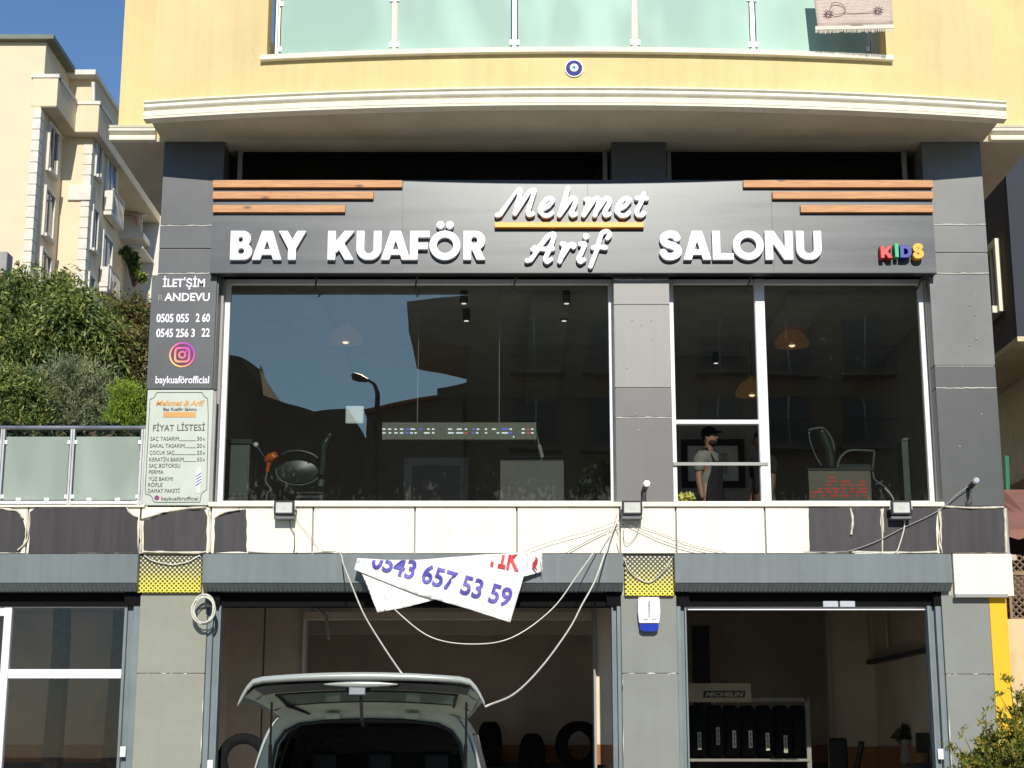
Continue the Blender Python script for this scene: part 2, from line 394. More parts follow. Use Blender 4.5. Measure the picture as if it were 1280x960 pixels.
def wood_mat():
    m = mat('pine plank', (.66, .34, .14), .55, var=.1, scale=2.5, stretch=(1.2, 8, 22), col2=(.40, .17, .055), bump=.2, bscale=30)
    n = m.node_tree; b = n.nodes['Principled BSDF']; base = b.inputs['Base Color'].links[0].from_socket
    v = n.nodes.new('ShaderNodeTexVoronoi'); v.inputs['Scale'].default_value = 1.0
    tc = n.nodes.new('ShaderNodeTexCoord'); mp = n.nodes.new('ShaderNodeMapping'); mp.inputs['Scale'].default_value = (2.6, 1, 7)
    n.links.new(tc.outputs['Object'], mp.inputs[0]); n.links.new(mp.outputs[0], v.inputs['Vector'])
    r = n.nodes.new('ShaderNodeValToRGB'); r.color_ramp.elements[0].position = .04; r.color_ramp.elements[0].color = (.25, .25, .25, 1)
    r.color_ramp.elements[1].position = .17; r.color_ramp.elements[1].color = (1, 1, 1, 1)
    n.links.new(v.outputs['Distance'], r.inputs[0])
    x = n.nodes.new('ShaderNodeMix'); x.data_type = 'RGBA'; x.blend_type = 'MULTIPLY'; x.inputs[0].default_value = 1
    n.links.new(base, x.inputs[6]); n.links.new(r.outputs[0], x.inputs[7]); n.links.new(x.outputs[2], b.inputs['Base Color'])
    return m
M['wood'] = wood_mat()

def glass_mat(name, tint, refl, rcol=(1, 1, 1), dirt=0.0, zbase=0.0, frost=None):
    m = bpy.data.materials.new(name); m.use_nodes = True; n = m.node_tree; L = n.links.new
    n.nodes.remove(n.nodes['Principled BSDF']); out = n.nodes['Material Output']
    t = n.nodes.new('ShaderNodeBsdfTransparent'); t.inputs[0].default_value = (*tint, 1)
    g = n.nodes.new('ShaderNodeBsdfGlossy'); g.inputs['Color'].default_value = (*rcol, 1); g.inputs['Roughness'].default_value = 0.0
    fr = n.nodes.new('ShaderNodeFresnel'); fr.inputs[0].default_value = 1.5
    tw = n.nodes.new('ShaderNodeTexCoord'); wn = n.nodes.new('ShaderNodeTexNoise'); wn.inputs['Scale'].default_value = 1.1; wn.inputs['Detail'].default_value = 1; L(tw.outputs['Object'], wn.inputs[0])
    wb = n.nodes.new('ShaderNodeBump'); wb.inputs['Strength'].default_value = 1; wb.inputs['Distance'].default_value = .0016; L(wn.outputs[0], wb.inputs['Height']); L(wb.outputs[0], g.inputs['Normal'])
    ad = n.nodes.new('ShaderNodeMath'); ad.operation = 'ADD'; ad.inputs[1].default_value = refl; ad.use_clamp = True
    bk = n.nodes.new('ShaderNodeNewGeometry'); iv = n.nodes.new('ShaderNodeMath'); iv.operation = 'SUBTRACT'; iv.inputs[0].default_value = 1.0; L(bk.outputs['Backfacing'], iv.inputs[1])
    m3 = n.nodes.new('ShaderNodeMath'); m3.operation = 'MULTIPLY'; L(fr.outputs[0], ad.inputs[0]); L(ad.outputs[0], m3.inputs[0]); L(iv.outputs[0], m3.inputs[1])
    mx = n.nodes.new('ShaderNodeMixShader'); L(m3.outputs[0], mx.inputs[0]); L(t.outputs[0], mx.inputs[1]); L(g.outputs[0], mx.inputs[2])
    res = mx.outputs[0]
    if dirt:
        d = n.nodes.new('ShaderNodeBsdfDiffuse'); d.inputs[0].default_value = (.55, .53, .48, 1)
        tc = n.nodes.new('ShaderNodeTexCoord'); mp = n.nodes.new('ShaderNodeMapping'); mp.inputs['Scale'].default_value = (26, 1, 15)
        L(tc.outputs['Object'], mp.inputs[0])
        no = n.nodes.new('ShaderNodeTexNoise'); no.inputs['Scale'].default_value = 1; no.inputs['Detail'].default_value = 6; L(mp.outputs[0], no.inputs[0])
        sp = n.nodes.new('ShaderNodeSeparateXYZ'); L(tc.outputs['Object'], sp.inputs[0])
        zr = n.nodes.new('ShaderNodeMapRange'); zr.inputs[1].default_value = zbase; zr.inputs[2].default_value = zbase + .55; zr.inputs[3].default_value = .10; zr.inputs[4].default_value = -.16
        zr.clamp = True; L(sp.outputs[2], zr.inputs[0])
        a = n.nodes.new('ShaderNodeMath'); a.operation = 'ADD'; n4 = n.nodes.new('ShaderNodeTexNoise'); n4.inputs['Scale'].default_value = 1.6; n4.inputs['Detail'].default_value = 2; L(tc.outputs['Object'], n4.inputs[0])
        q4 = n.nodes.new('ShaderNodeMath'); q4.operation = 'MULTIPLY_ADD'; L(n4.outputs[0], q4.inputs[0]); q4.inputs[1].default_value = .55; L(zr.outputs[0], q4.inputs[2])
        q5 = n.nodes.new('ShaderNodeMath'); q5.operation = 'SUBTRACT'; L(q4.outputs[0], q5.inputs[0]); q5.inputs[1].default_value = .29
        L(no.outputs[0], a.inputs[0]); L(q5.outputs[0], a.inputs[1])
        r = n.nodes.new('ShaderNodeMapRange'); r.inputs[1].default_value = .57; r.inputs[2].default_value = .95; r.inputs[3].default_value = .0; r.inputs[4].default_value = dirt; L(a.outputs[0], r.inputs[0])
        m2 = n.nodes.new('ShaderNodeMixShader'); L(r.outputs[0], m2.inputs[0]); L(res, m2.inputs[1]); L(d.outputs[0], m2.inputs[2]); res = m2.outputs[0]
    L(res, out.inputs[0]); return m
M['glass'] = glass_mat('tinted window glass', (.80, .83, .81), .26, (1.0, .88, .66), dirt=.10, zbase=4.05)
M['glass_low'] = glass_mat('ground floor glass', (.92, .92, .9), .0)
M['glass_black'] = glass_mat('clerestory glass', (.5, .5, .5), -.03)
M['glass_dark'] = glass_mat('dark far window glass', (.25, .3, .35), .12)
M['glass_car'] = glass_mat('car glass', (.35, .42, .38), .04)
def frosted(name, col, tr):
    m = bpy.data.materials.new(name); m.use_nodes = True; n = m.node_tree; L = n.links.new
    n.nodes.remove(n.nodes['Principled BSDF']); out = n.nodes['Material Output']
    d = n.nodes.new('ShaderNodeBsdfDiffuse'); t = n.nodes.new('ShaderNodeBsdfTranslucent'); g = n.nodes.new('ShaderNodeBsdfGlossy'); g.inputs['Roughness'].default_value = .55
    tc = n.nodes.new('ShaderNodeTexCoord'); mp = n.nodes.new('ShaderNodeMapping'); mp.inputs['Scale'].default_value = (1.3, 1, .5); L(tc.outputs['Object'], mp.inputs[0])
    no = n.nodes.new('ShaderNodeTexNoise'); no.inputs['Scale'].default_value = 1.4; no.inputs['Detail'].default_value = 2; L(mp.outputs[0], no.inputs[0])
    rp = n.nodes.new('ShaderNodeValToRGB'); rp.color_ramp.elements[0].position = .4; rp.color_ramp.elements[1].position = .62
    rp.color_ramp.elements[0].color = (*[c * .76 for c in col], 1); rp.color_ramp.elements[1].color = (*col, 1); L(no.outputs[0], rp.inputs[0])
    L(rp.outputs[0], d.inputs[0]); t.inputs[0].default_value = (*col, 1)
    m1 = n.nodes.new('ShaderNodeMixShader'); m1.inputs[0].default_value = tr; L(d.outputs[0], m1.inputs[1]); L(t.outputs[0], m1.inputs[2])
    m2 = n.nodes.new('ShaderNodeMixShader'); m2.inputs[0].default_value = .03; L(m1.outputs[0], m2.inputs[1]); L(g.outputs[0], m2.inputs[2]); L(m2.outputs[0], out.inputs[0]); return m
M['frost'] = frosted('frosted green glass', (.47, .68, .57), .10)
M['frost2'] = frosted('frosted terrace glass', (.42, .50, .43), .25)

def halftone():
    m = bpy.data.materials.new('yellow dotted film'); m.use_nodes = True; n = m.node_tree; L = n.links.new; b = n.nodes['Principled BSDF']
    b.inputs['Roughness'].default_value = .5
    tc = n.nodes.new('ShaderNodeTexCoord'); sp = n.nodes.new('ShaderNodeSeparateXYZ'); L(tc.outputs['Object'], sp.inputs[0])
    def mt(op, a, bb=None):
        k = n.nodes.new('ShaderNodeMath'); k.operation = op
        for i, q in enumerate((a, bb)):
            if q is None: continue
            if isinstance(q, (int, float)): k.inputs[i].default_value = q
            else: L(q, k.inputs[i])
        return k.outputs[0]
    per = 2 * math.pi / .047
    xy = mt('ADD', sp.outputs[0], sp.outputs[1])
    s = mt('MULTIPLY', mt('COSINE', mt('MULTIPLY', xy, per)), mt('COSINE', mt('MULTIPLY', sp.outputs[2], per)))
    zr = n.nodes.new('ShaderNodeMapRange'); L(sp.outputs[2], zr.inputs[0]); zr.inputs[1].default_value = 0; zr.inputs[2].default_value = .38; zr.inputs[3].default_value = -.28; zr.inputs[4].default_value = .33
    f = mt('GREATER_THAN', s, zr.outputs[0])
    mx = n.nodes.new('ShaderNodeMix'); mx.data_type = 'RGBA'; L(f, mx.inputs[0]); mx.inputs[6].default_value = (.03, .03, .02, 1)
    cm = n.nodes.new('ShaderNodeMix'); cm.data_type = 'RGBA'; z2 = n.nodes.new('ShaderNodeMapRange'); L(sp.outputs[2], z2.inputs[0]); z2.inputs[1].default_value = .1; z2.inputs[2].default_value = .36
    L(z2.outputs[0], cm.inputs[0]); cm.inputs[6].default_value = (.78, .66, .05, 1); cm.inputs[7].default_value = (.62, .58, .38, 1)
    L(cm.outputs[2], mx.inputs[7]); L(mx.outputs[2], b.inputs['Base Color']); return m
M['dots'] = halftone()

def leaf_mat(name, cols, tr=.25):
    m = bpy.data.materials.new(name); m.use_nodes = True; n = m.node_tree; L = n.links.new
    n.nodes.remove(n.nodes['Principled BSDF']); out = n.nodes['Material Output']
    g = n.nodes.new('ShaderNodeNewGeometry'); r = n.nodes.new('ShaderNodeValToRGB'); L(g.outputs['Random Per Island'], r.inputs[0])
    while len(r.color_ramp.elements) < len(cols): r.color_ramp.elements.new(.5)
    for i, c in enumerate(cols): r.color_ramp.elements[i].position = i / (len(cols) - 1); r.color_ramp.elements[i].color = (*c, 1)
    d = n.nodes.new('ShaderNodeBsdfPrincipled'); d.inputs['Roughness'].default_value = .55; t = n.nodes.new('ShaderNodeBsdfTranslucent')
    tc = n.nodes.new('ShaderNodeTexCoord'); no = n.nodes.new('ShaderNodeTexNoise'); no.inputs['Scale'].default_value = 2.2; no.inputs['Detail'].default_value = 3; L(tc.outputs['Object'], no.inputs[0])
    mr = n.nodes.new('ShaderNodeValToRGB'); L(no.outputs[0], mr.inputs[0]); mr.color_ramp.elements[0].position = .38; mr.color_ramp.elements[0].color = (.62, .72, .6, 1); mr.color_ramp.elements[1].position = .64; mr.color_ramp.elements[1].color = (1.45, 1.3, .95, 1)
    mm_ = n.nodes.new('ShaderNodeMix'); mm_.data_type = 'RGBA'; mm_.blend_type = 'MULTIPLY'; mm_.inputs[0].default_value = 1; L(r.outputs[0], mm_.inputs[6]); L(mr.outputs[0], mm_.inputs[7])
    L(mm_.outputs[2], d.inputs['Base Color']); L(mm_.outputs[2], t.inputs[0]); x = n.nodes.new('ShaderNodeMixShader'); x.inputs[0].default_value = tr
    L(d.outputs[0], x.inputs[1]); L(t.outputs[0], x.inputs[2]); L(x.outputs[0], out.inputs[0]); return m
def led_mat(name, col, strength):
    m = bpy.data.materials.new(name); m.use_nodes = True; b = m.node_tree.nodes['Principled BSDF']
    b.inputs['Base Color'].default_value = (*col, 1); b.inputs['Emission Color'].default_value = (*col, 1); b.inputs['Emission Strength'].default_value = strength; return m

# ================================================================== GROUND
g = MB().box(-150, 150, -150, 250, -.5, 0).build('ground', M['asphalt']); tag(g, kind='structure')
g = MB().box(-40, 40, -10.6, .4, .004, .14).build('pavement', M['pave']); tag(g, kind='structure')
for x in range(-20, 21):
    pass
k0 = MB().box(-.495, .495, -10.75, -10.602, .004, .15).mesh('kerb'); k0.materials.append(M['kerb'])
for i in range(-20, 21):
    o = bpy.data.objects.new('kerb_stone', k0); COL.objects.link(o); o.location = (i * 1.0, 0, 0); o.parent = g
g = MB().box(-60, 60, -38, -34, .004, .14).build('far_pavement', M['pave']); tag(g, kind='structure')

# ================================================================== MAIN BUILDING
B = thing('apartment_building', (0.65, 3, 0), 'yellow apartment block with curved balcony over a dark clad shop floor and shutters', 'building')
ZS = ZP(177, 0)                        # underside of the overhanging upper floors
XL, XR = -3.80, 5.12                   # outer faces of the outer pillars
YB = 8.0
CX = .68; HALF = (XR - XL) / 2
XLr, XRr = XL - .02, XR + .03
def bow(x, extra=0.0):                 # plan of the curved front
    t = (x - (XLr + XRr) / 2) / ((XRr - XLr) / 2)
    return -(.60 + .37 * (1 - t * t)) - extra
NB = 48
bx = [XLr + (XRr - XLr) * i / NB for i in range(NB + 1)]
# soffit: bow + wings
WLx, WRx = XP(137, 178, -.05), XP(1297, 182, -.05)
pl = [(x, bow(x) + .02) for x in bx] + [(XRr, 0), (WRx, 0), (WRx, 14), (WLx, 14), (WLx, 0), (XLr, 0)]
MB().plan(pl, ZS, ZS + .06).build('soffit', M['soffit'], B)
# upper walls: sweep along the bow
def sweep(prof, xs, off, name, m, ends=True, smooth='all', parent=None):
    """prof: (outward, z) closed outline swept along the bow"""
    v = []; f = []; n = len(prof)
    for i, x in enumerate(xs):
        for (o_, z) in prof:
            t = 2 * (x - (XLr + XRr) / 2) / ((XRr - XLr) / 2) ** 2 * .62
            nx, ny = -t, -1.0; nx = -nx * 0; v.append((x, bow(x) - o_ + off, z))
    for i in range(len(xs) - 1):
        for k in range(n): f.append((i * n + k, i * n + (k + 1) % n, (i + 1) * n + (k + 1) % n, (i + 1) * n + k))
    f.append(tuple(range(n - 1, -1, -1))); f.append(tuple((len(xs) - 1) * n + k for k in range(n)))
    mb = MB(); mb.add(v, f); me = mb.mesh(name)
    bm = bmesh.new(); bm.from_mesh(me); bmesh.ops.recalc_face_normals(bm, faces=bm.faces[:]); bm.to_mesh(me); bm.free()
    return finish(name, me, m, parent or B, smooth=bool(smooth))
ZC1 = ZP(113, bow(CX))                 # top of bow cornice
z0 = ZS - .01
cz = lambda t: z0 + (ZC1 - z0) * t
corn = [(0, cz(0)), (.088, cz(0)), (.088, cz(.09)), (.076, cz(.11)), (.076, cz(.14)), (.084, cz(.16)), (.084, cz(.42)), (.060, cz(.46)), (.062, cz(.52)), (.085, cz(.56)), (.098, cz(.66)), (.094, cz(.78)), (.078, cz(.85)), (.086, cz(.88)), (.108, cz(.91)), (.108, cz(1)), (-.05, cz(1)), (-.05, cz(0))]
xs2 = [XLr - .06 + (XRr - XLr + .12) * i / NB for i in range(NB + 1)]
sweep(corn, xs2, -.0, 'cornice', M['cornice'])
ZSILL = ZP(68, bow(CX)); ZTOP = 13.2
OX0, OX1 = XP(331, 40, -.95), XP(1112, 40, -.95)
sweep([(0, ZC1 - .02), (0, ZSILL), (-.25, ZSILL), (-.25, ZC1 - .02)], bx, 0, 'parapet_wall', M['render'])
xl = [x for x in bx if x < OX0] + [OX0]; xr = [OX1] + [x for x in bx if x > OX1]
sweep([(0, ZSILL - .001), (0, ZTOP), (-.25, ZTOP), (-.25, ZSILL - .001)], xl, 0, 'upper_wall', M['render'])
sweep([(0, ZSILL - .001), (0, ZTOP), (-.25, ZTOP), (-.25, ZSILL - .001)], xr, 0, 'upper_wall', M['render'])
xm = [OX0 - .06] + [x for x in bx if OX0 < x < OX1] + [OX1 + .06]
sweep([(.07, ZSILL + .002), (.07, ZSILL + .055), (-.30, ZSILL + .055), (-.30, ZSILL + .002)], xm, 0, 'sill', M['cornice'], smooth=True)
# returns, wings and bulk
for a_, b_ in ((XLr, XLr + .2), (XRr - .2, XRr)): MB().box(a_, b_, bow(XLr) + .25, .1, ZS + .061, ZTOP).build('return_wall', M['render'], B)
WY = -.0
MB().box(WLx + .07, XLr - .001, WY, .3, ZS + .06, ZTOP).build('wing_wall', M['render'], B)
MB().box(XRr + .001, WRx + 2, WY, .3, ZS + .06, ZTOP).build('wing_wall', M['render'], B)
MB().box(WLx + .07, WLx + .3, .3, 14, ZS + .06, ZTOP).build('side_wall', M['render'], B)
MB().box(WRx - .3, WRx, .3, 14, ZS + .06, ZTOP).build('side_wall', M['render'], B)
def straight_cornice(x0, x1):
    zt = ZP(157, WY - .1); c = lambda t: z0 + (zt - z0) * t
    pr = [(.0, c(0)), (-.085, c(0)), (-.085, c(.07)), (-.07, c(.09)), (-.078, c(.12)), (-.078, c(.36)), (-.055, c(.40)), (-.06, c(.46)), (-.095, c(.5)), (-.118, c(.6)), (-.118, c(.7)), (-.10, c(.8)), (-.075, c(.84)), (-.11, c(.88)), (-.12, c(1)), (.02, c(1))]
    v = [(x, WY + y, z) for x in (x0, x1) for (y, z) in pr]; n = len(pr)
    f = [(k, (k + 1) % n, (k + 1) % n + n, k + n) for k in range(n)] + [tuple(range(n)), tuple(range(2 * n - 1, n - 1, -1))]
    mb = MB(); mb.add(v, f); me = mb.mesh(); bm = bmesh.new(); bm.from_mesh(me); bmesh.ops.recalc_face_normals(bm, faces=bm.faces[:]); bm.to_mesh(me); bm.free()
    finish('cornice', me, M['cornice'], B)
straight_cornice(WLx, XLr - .065); straight_cornice(XRr + .065, WRx + 1.2)
# balcony behind the railing
MB().box(OX0 - .2, OX1 + .2, -.7, .9, ZSILL - .28, ZSILL - .1).build('balcony_floor', M['pave'], B)
MB().box(OX0 - .2, OX1 + .2, .9, 1.1, ZSILL - .1, ZTOP).build('balcony_back_wall', M['render'], B)
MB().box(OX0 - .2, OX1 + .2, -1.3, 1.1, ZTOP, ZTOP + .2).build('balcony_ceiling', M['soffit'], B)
for s in (-1.9, 1.4):
    wn = MB().box(CX + s, CX + s + 1.8, .86, .9, ZSILL - .1, ZSILL + 2.1).build('balcony_window', M['frame'], B)
    MB().box(CX + s + .08, CX + s + 1.72, .85, .858, ZSILL + .0, ZSILL + 2.02).build('pane', M['glass_dark'], wn)
# railing
RAIL = MB().tube([(x, bow(x) + .1, ZSILL + 1.12) for x in xm], .025).build('balcony_railing', M['steel'], B, smooth=True)
posts = [XP(p, 30, -1.1) for p in (340, 490.5, 643, 795.5, 946, 1098)]
for i, x in enumerate(posts):
    y = bow(x) + .1
    MB().box(x - .022, x - .004, y - .02, y + .02, ZSILL + .056, ZSILL + 1.1).box(x + .004, x + .022, y - .02, y + .02, ZSILL + .056, ZSILL + 1.1).build('post', M['alu'], RAIL)
zg0, zg1 = ZSILL + .085, ZP(-1, -.72)
for a, b in zip(posts[:-1], posts[1:]):
    a2, b2 = a + .036, b - .036
    ya, yb = bow(a2) + .08, bow(b2) + .08
    v = [(a2, ya, zg0), (b2, yb, zg0), (b2, yb, zg1), (a2, ya, zg1)]; v += [(x, y + .01, z) for x, y, z in v]
    MB().add(v, [(0, 1, 2, 3), (7, 6, 5, 4), (0, 4, 5, 1), (1, 5, 6, 2), (2, 6, 7, 3), (3, 7, 4, 0)]).build('glass_panel', M['frost'], RAIL)
    for x, y, zz in ((a2 - .004, ya, zg0 + .06), (b2 + .004, yb, zg0 + .06), (a2 - .004, ya, zg1 - .08), (b2 + .004, yb, zg1 - .08)):
        MB().box(x - .02, x + .02, y - .016, y + .02, zz, zz + .055).build('glass_clamp', M['frame'], RAIL)
    for t in (.16, .82):
        x = a2 + (b2 - a2) * t; y = ya + (yb - ya) * t; MB().box(x - .03, x + .03, y - .02, y + .02, ZSILL + .057, zg0 + .02).build('glass_clamp', M['frame'], RAIL)

# ---- upper pillars with cladding panels
YG = .28
def XM(px, py=540, Y=YG): return XP(px, py, Y)
PIL = [(XL, XP(266, 540, 0)), (XP(769.5, 540, 0), XP(840.5, 540, 0)), (XP(1173, 540, 0), XR)]
ZBAND1, ZBAND0 = ZP(633, -.04), ZP(692, -.04)
seams = [[176, 282, 311, 342, 487, 633], [176, 349, 381, 485, 522, 633], [176, 281, 316, 342, 457, 485, 633]]
pm = [['clad_dark', 'clad_dark', 'clad_dark', 'clad_dark', 'clad_dark'], ['clad_dark', 'clad_refl_light', 'clad_refl_light', 'clad_refl_taupe', 'clad_refl_taupe'], ['clad_refl_mid', 'clad_refl_mid', 'clad_refl_mid', 'clad_refl_mid', 'clad_refl_deep', 'clad_refl_deep']]  # panel tones differ by reflections painted into their base colours
for (a, b), sm, mm in zip(PIL, seams, pm):
    p = MB().box(a + .012, b - .012, .012, .5, ZBAND1, ZS - .002).build('pillar', M['joint'], B)
    for i, (s0, s1) in enumerate(zip(sm[:-1], sm[1:])):
        zt, zb = ZP(s0, 0), ZP(s1, 0)
        if i == 0: zt = ZS - .003
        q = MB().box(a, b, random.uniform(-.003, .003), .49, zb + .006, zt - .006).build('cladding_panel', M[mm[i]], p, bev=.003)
    for s0 in {0: (282, 342), 1: (349.5, 522), 2: (281, 342, 485)}[[x_[0] for x_ in PIL].index(a)]:
        z = ZP(s0, 0); k = 14; q_ = MB()
        q_.tube([(a + .004 + (b - a - .008) * t / k, -.001, z + random.uniform(-.004, .004)) for t in range(k + 1)], [random.uniform(.004, .009) for t in range(k + 1)], 6)
        q_.build('sealant_bead', M['bead'], p, smooth='all')
    # rivets and scars left by an old sign
    rv = MB(); base = [(.3, 720), (.6, 735)]
    for k in range(9):
        x = a + (b - a) * random.uniform(.2, .75); z = random.uniform(ZBAND1 + .5, ZP(360, 0)); r_ = random.uniform(.006, .012)
        rv.ball((x, -.003, z), r_, .008, r_, 4)
    o = rv.build('rivets', M['joint'], p); o['kind'] = 'stuff'
# recess faces of the pillars' window side
# ---- clerestory strip behind the sign
def window(x0, x1, z0, z1, Y, m_frame, m_pane, fr=.045, bars=(), open_below=None, parent=B):
    f = MB()
    f.box(x0, x0 + fr, Y - .03, Y + .05, z0, z1).box(x1 - fr, x1, Y - .03, Y + .05, z0, z1)
    f.box(x0 + fr, x1 - fr, Y - .03, Y + .05, z0, z0 + fr).box(x0 + fr, x1 - fr, Y - .03, Y + .05, z1 - fr, z1)
    for zb, t in bars: f.box(x0 + fr, x1 - fr, Y - .035, Y + .045, zb - t / 2, zb + t / 2)
    w_ = f.build('window', m_frame, parent, bev=.004)
    zz = open_below if open_below else z0 + fr
    MB().box(x0 + fr, x1 - fr, Y + .01, Y + .018, zz, z1 - fr).build('pane', m_pane, w_)
    return w_
ZT0, ZT1 = ZP(262, .3), ZP(184, .3)
window(PIL[0][1] + .10, PIL[1][0] - .03, ZT0, ZT1, .3, M['frame_grey'], M['glass_black'], .05)
window(PIL[1][1] + .03, PIL[2][0] - .10, ZT0, ZT1, .3, M['frame_grey'], M['glass_black'], .05)
MB().box(XL + .1, XR - .1, .3, .5, ZP(350, .3), ZT0).build('lintel', M['black'], B)
MB().box(XL + .1, XR - .1, .5, .56, ZP(350, .3), ZS - .002).build('void_back', M['black'], B)
# main windows
ZW0, ZW1 = ZP(633, YG), ZP(350, YG)
window(XM(275.5), XM(769), ZW0, ZW1, YG, M['frame'], M['glass'], XM(282) - XM(275.5))
xa, xb = XM(949.5), XM(961)
ZO1, ZO2 = ZP(528, YG), ZP(581, YG)
window(XM(839), xa + .04, ZW0, ZW1, YG, M['frame'], M['glass'], XM(845) - XM(839), bars=[(ZO1, .045)], open_below=ZO1)
MB().box(XM(840), XM(958), YG - .06, YG - .04, ZO2 - .018, ZO2 + .018).build('guard_bar', M['frame_grey'], B, bev=.004)
window(xa + .041, XM(1163.5), ZW0, ZW1, YG, M['frame'], M['glass'], XM(1163.5) - XM(1157))
MB().box(xa - .005, xa + .095, YG - .045, YG - .031, ZW0, ZW1).build('mullion', M['frame'], B, bev=.003)
# jambs between pillar and frame
for x0_, x1_ in ((PIL[0][1] + .0, XM(275.5) - .002), (XM(1163.5) + .002, PIL[2][0])):
    MB().box(x0_ + .001, x1_, .16, .45, ZBAND1, ZP(350, .2)).build('jamb', M['frame_grey'], B)
# sill
MB().box(PIL[0][1], PIL[2][0], -.075, .36, ZBAND1 - .004, ZW0 - .003).build('window_sill', M['cornice'], B, bev=.004)
# ---- cream band and peeling film
BXL = -9.0
MB().box(BXL, XR + .02, .0, .45, ZBAND0, ZBAND1 - .01).build('band_backing', M['frame_grey'], B)
bs = [-150, 34, 175, 263, 391, 518.5, 646, 775, 845, 956.5, 1103, 1174.5, 1257.5]
for s0, s1 in zip(bs[:-1], bs[1:]):
    MB().box(XP(s0, 660, -.04) + .009, XP(s1, 660, -.04) - .009, -.04 + random.uniform(-.002, .002), -.001, ZBAND0 + .004, ZBAND1 - .008).build('band_panel', M['band'], B, bev=.003)
MB().box(XP(1192, 715, -.04), XR + .02, -.05, -.001, ZP(745, -.04), ZBAND0 - .004).build('band_panel', M['band'], B, bev=.003)
films = [[(-60, 636), (22, 638), (28, 645), (31, 660), (31, 672), (26, 690), (-60, 691)],
         [(38, 640), (45, 635), (100, 636), (160, 635), (163, 641), (172, 647), (172, 691), (36, 691)],
         [(180, 651), (205, 641), (235, 638), (255, 637), (259, 645), (258, 690), (180, 688)],
         [(269, 650), (280, 641), (308, 636), (308, 690), (290, 688), (267, 690)],
         [(1011, 634), (1062, 635), (1100, 635), (1102, 690), (1012, 690)],
         [(1104.5, 634), (1172, 635), (1170, 660), (1172, 689), (1104.5, 690)],
         [(1177, 634), (1255, 634), (1256, 690), (1178, 691)]]
for fl in films:
    pts = []
    for i in range(len(fl)):
        a, b = fl[i], fl[(i + 1) % len(fl)]; n = max(1, int(math.hypot(b[0] - a[0], b[1] - a[1]) / 9))
        for k in range(n):
            t = k / n; pts.append((a[0] + (b[0] - a[0]) * t + random.uniform(-.7, .7), a[1] + (b[1] - a[1]) * t + random.uniform(-.7, .7)))
    MB().prism([(XP(x, y, -.045), ZP(y, -.045)) for x, y in pts], -.052, -.0435).build('vinyl_film', M['film'], B)
def ribbon(pts, wpx, Y, m, name, parent, curl=.03):
    mb = MB(); v = []; f = []
    for i, (x, y) in enumerate(pts):
        a = pts[max(i - 1, 0)]; b = pts[min(i + 1, len(pts) - 1)]; dx, dy = b[0] - a[0], b[1] - a[1]; L = math.hypot(dx, dy)
        w_ = wpx * random.uniform(.5, 1.2); nx, ny = -dy / L * w_ / 2, dx / L * w_ / 2
        yy = Y - random.uniform(0, curl)
        v += [P(x - nx, y - ny, Y), P(x, y, yy - .01), P(x + nx, y + ny, Y + .002)]
    for i in range(len(pts) - 1):
        for k in range(2): f.append((3 * i + k, 3 * i + k + 1, 3 * i + k + 4, 3 * i + k + 3))
    mb.add(v, f); return mb.build(name, m, parent, smooth='all')
for r_ in ([(0, 635), (12, 637), (24, 640), (29, 648)], [(34, 636), (35, 655), (34, 675), (22, 688)], [(158, 634), (163, 641), (172, 646)], [(176, 648), (190, 645), (205, 640), (230, 636), (258, 634)], [(261, 636), (263, 655), (262, 690)],
           [(178, 690), (200, 690), (240, 691), (258, 690)], [(268, 648), (279, 641), (300, 637)], [(1063, 635), (1066, 650), (1064, 668)], [(1173, 636), (1176, 655), (1174, 675), (1177, 688)], [(1102, 636), (1103, 662), (1103, 690)], [(1180, 633), (1215, 635), (1255, 634)],
           [(1065, 690), (1120, 691), (1172, 690)], [(1256, 636), (1257, 660), (1258, 690)], [(175, 650), (176, 670), (176, 688)]):
    ribbon([tuple(p) for p in catmull(r_, 3)], 3.2, -.056, M['foil'], 'peeled_edge', B)

# ---- shutter boxes
YX = -.16
zb1, zb0, zb2, zb3 = ZP(692.5, YX), ZP(728.5, YX), ZP(739, YX + .09), ZP(758, .1)
for (a, b) in ((-200, 172), (253, 779), (843.5, 1190)):
    x0_, x1_ = XP(a, 710, YX), XP(b, 710, YX)
    pr = [(YX, zb1), (YX, zb0), (YX + .012, zb0 - .006), (YX + .10, zb2), (.2, zb2), (.2, zb1)]
    v = [(x, y, z) for x in (x0_, x1_) for (y, z) in pr]; n = 6
    mb = MB(); mb.add(v, [(k, (k + 1) % n, (k + 1) % n + n, k + n) for k in range(n)] + [tuple(range(n)), tuple(range(2 * n - 1, n - 1, -1))])
    me = mb.mesh(); bm = bmesh.new(); bm.from_mesh(me); bmesh.ops.recalc_face_normals(bm, faces=bm.faces[:]); bm.to_mesh(me); bm.free()
    sb = finish('shutter_box', me, M['box'], B, bev=.004)
    rb = MB(); nrib = int((x1_ - x0_) / .045)
    for k in range(nrib):
        x = x0_ + .02 + k * .045
        rb.add([(x, YX + .012, zb0 - .007), (x + .02, YX + .012, zb0 - .007), (x + .02, YX + .095, zb2 - .004), (x, YX + .095, zb2 - .004)], [(3, 2, 1, 0)])
    o = rb.build('rib', M['box'], sb); o['kind'] = 'stuff'
    MB().box(x0_ + .05, x1_ - .05, .10, .3, zb3, zb2 - .002).build('shutter_slot_shade', M['matte'], sb)  # recess under the box, its shade painted in as near black
    for x in (x0_ + .06, x1_ - .06): MB().box(x - .1, x + .1, .02, .099, zb3 + .0, zb2 - .01).build('end_bracket', M['matte'], sb)
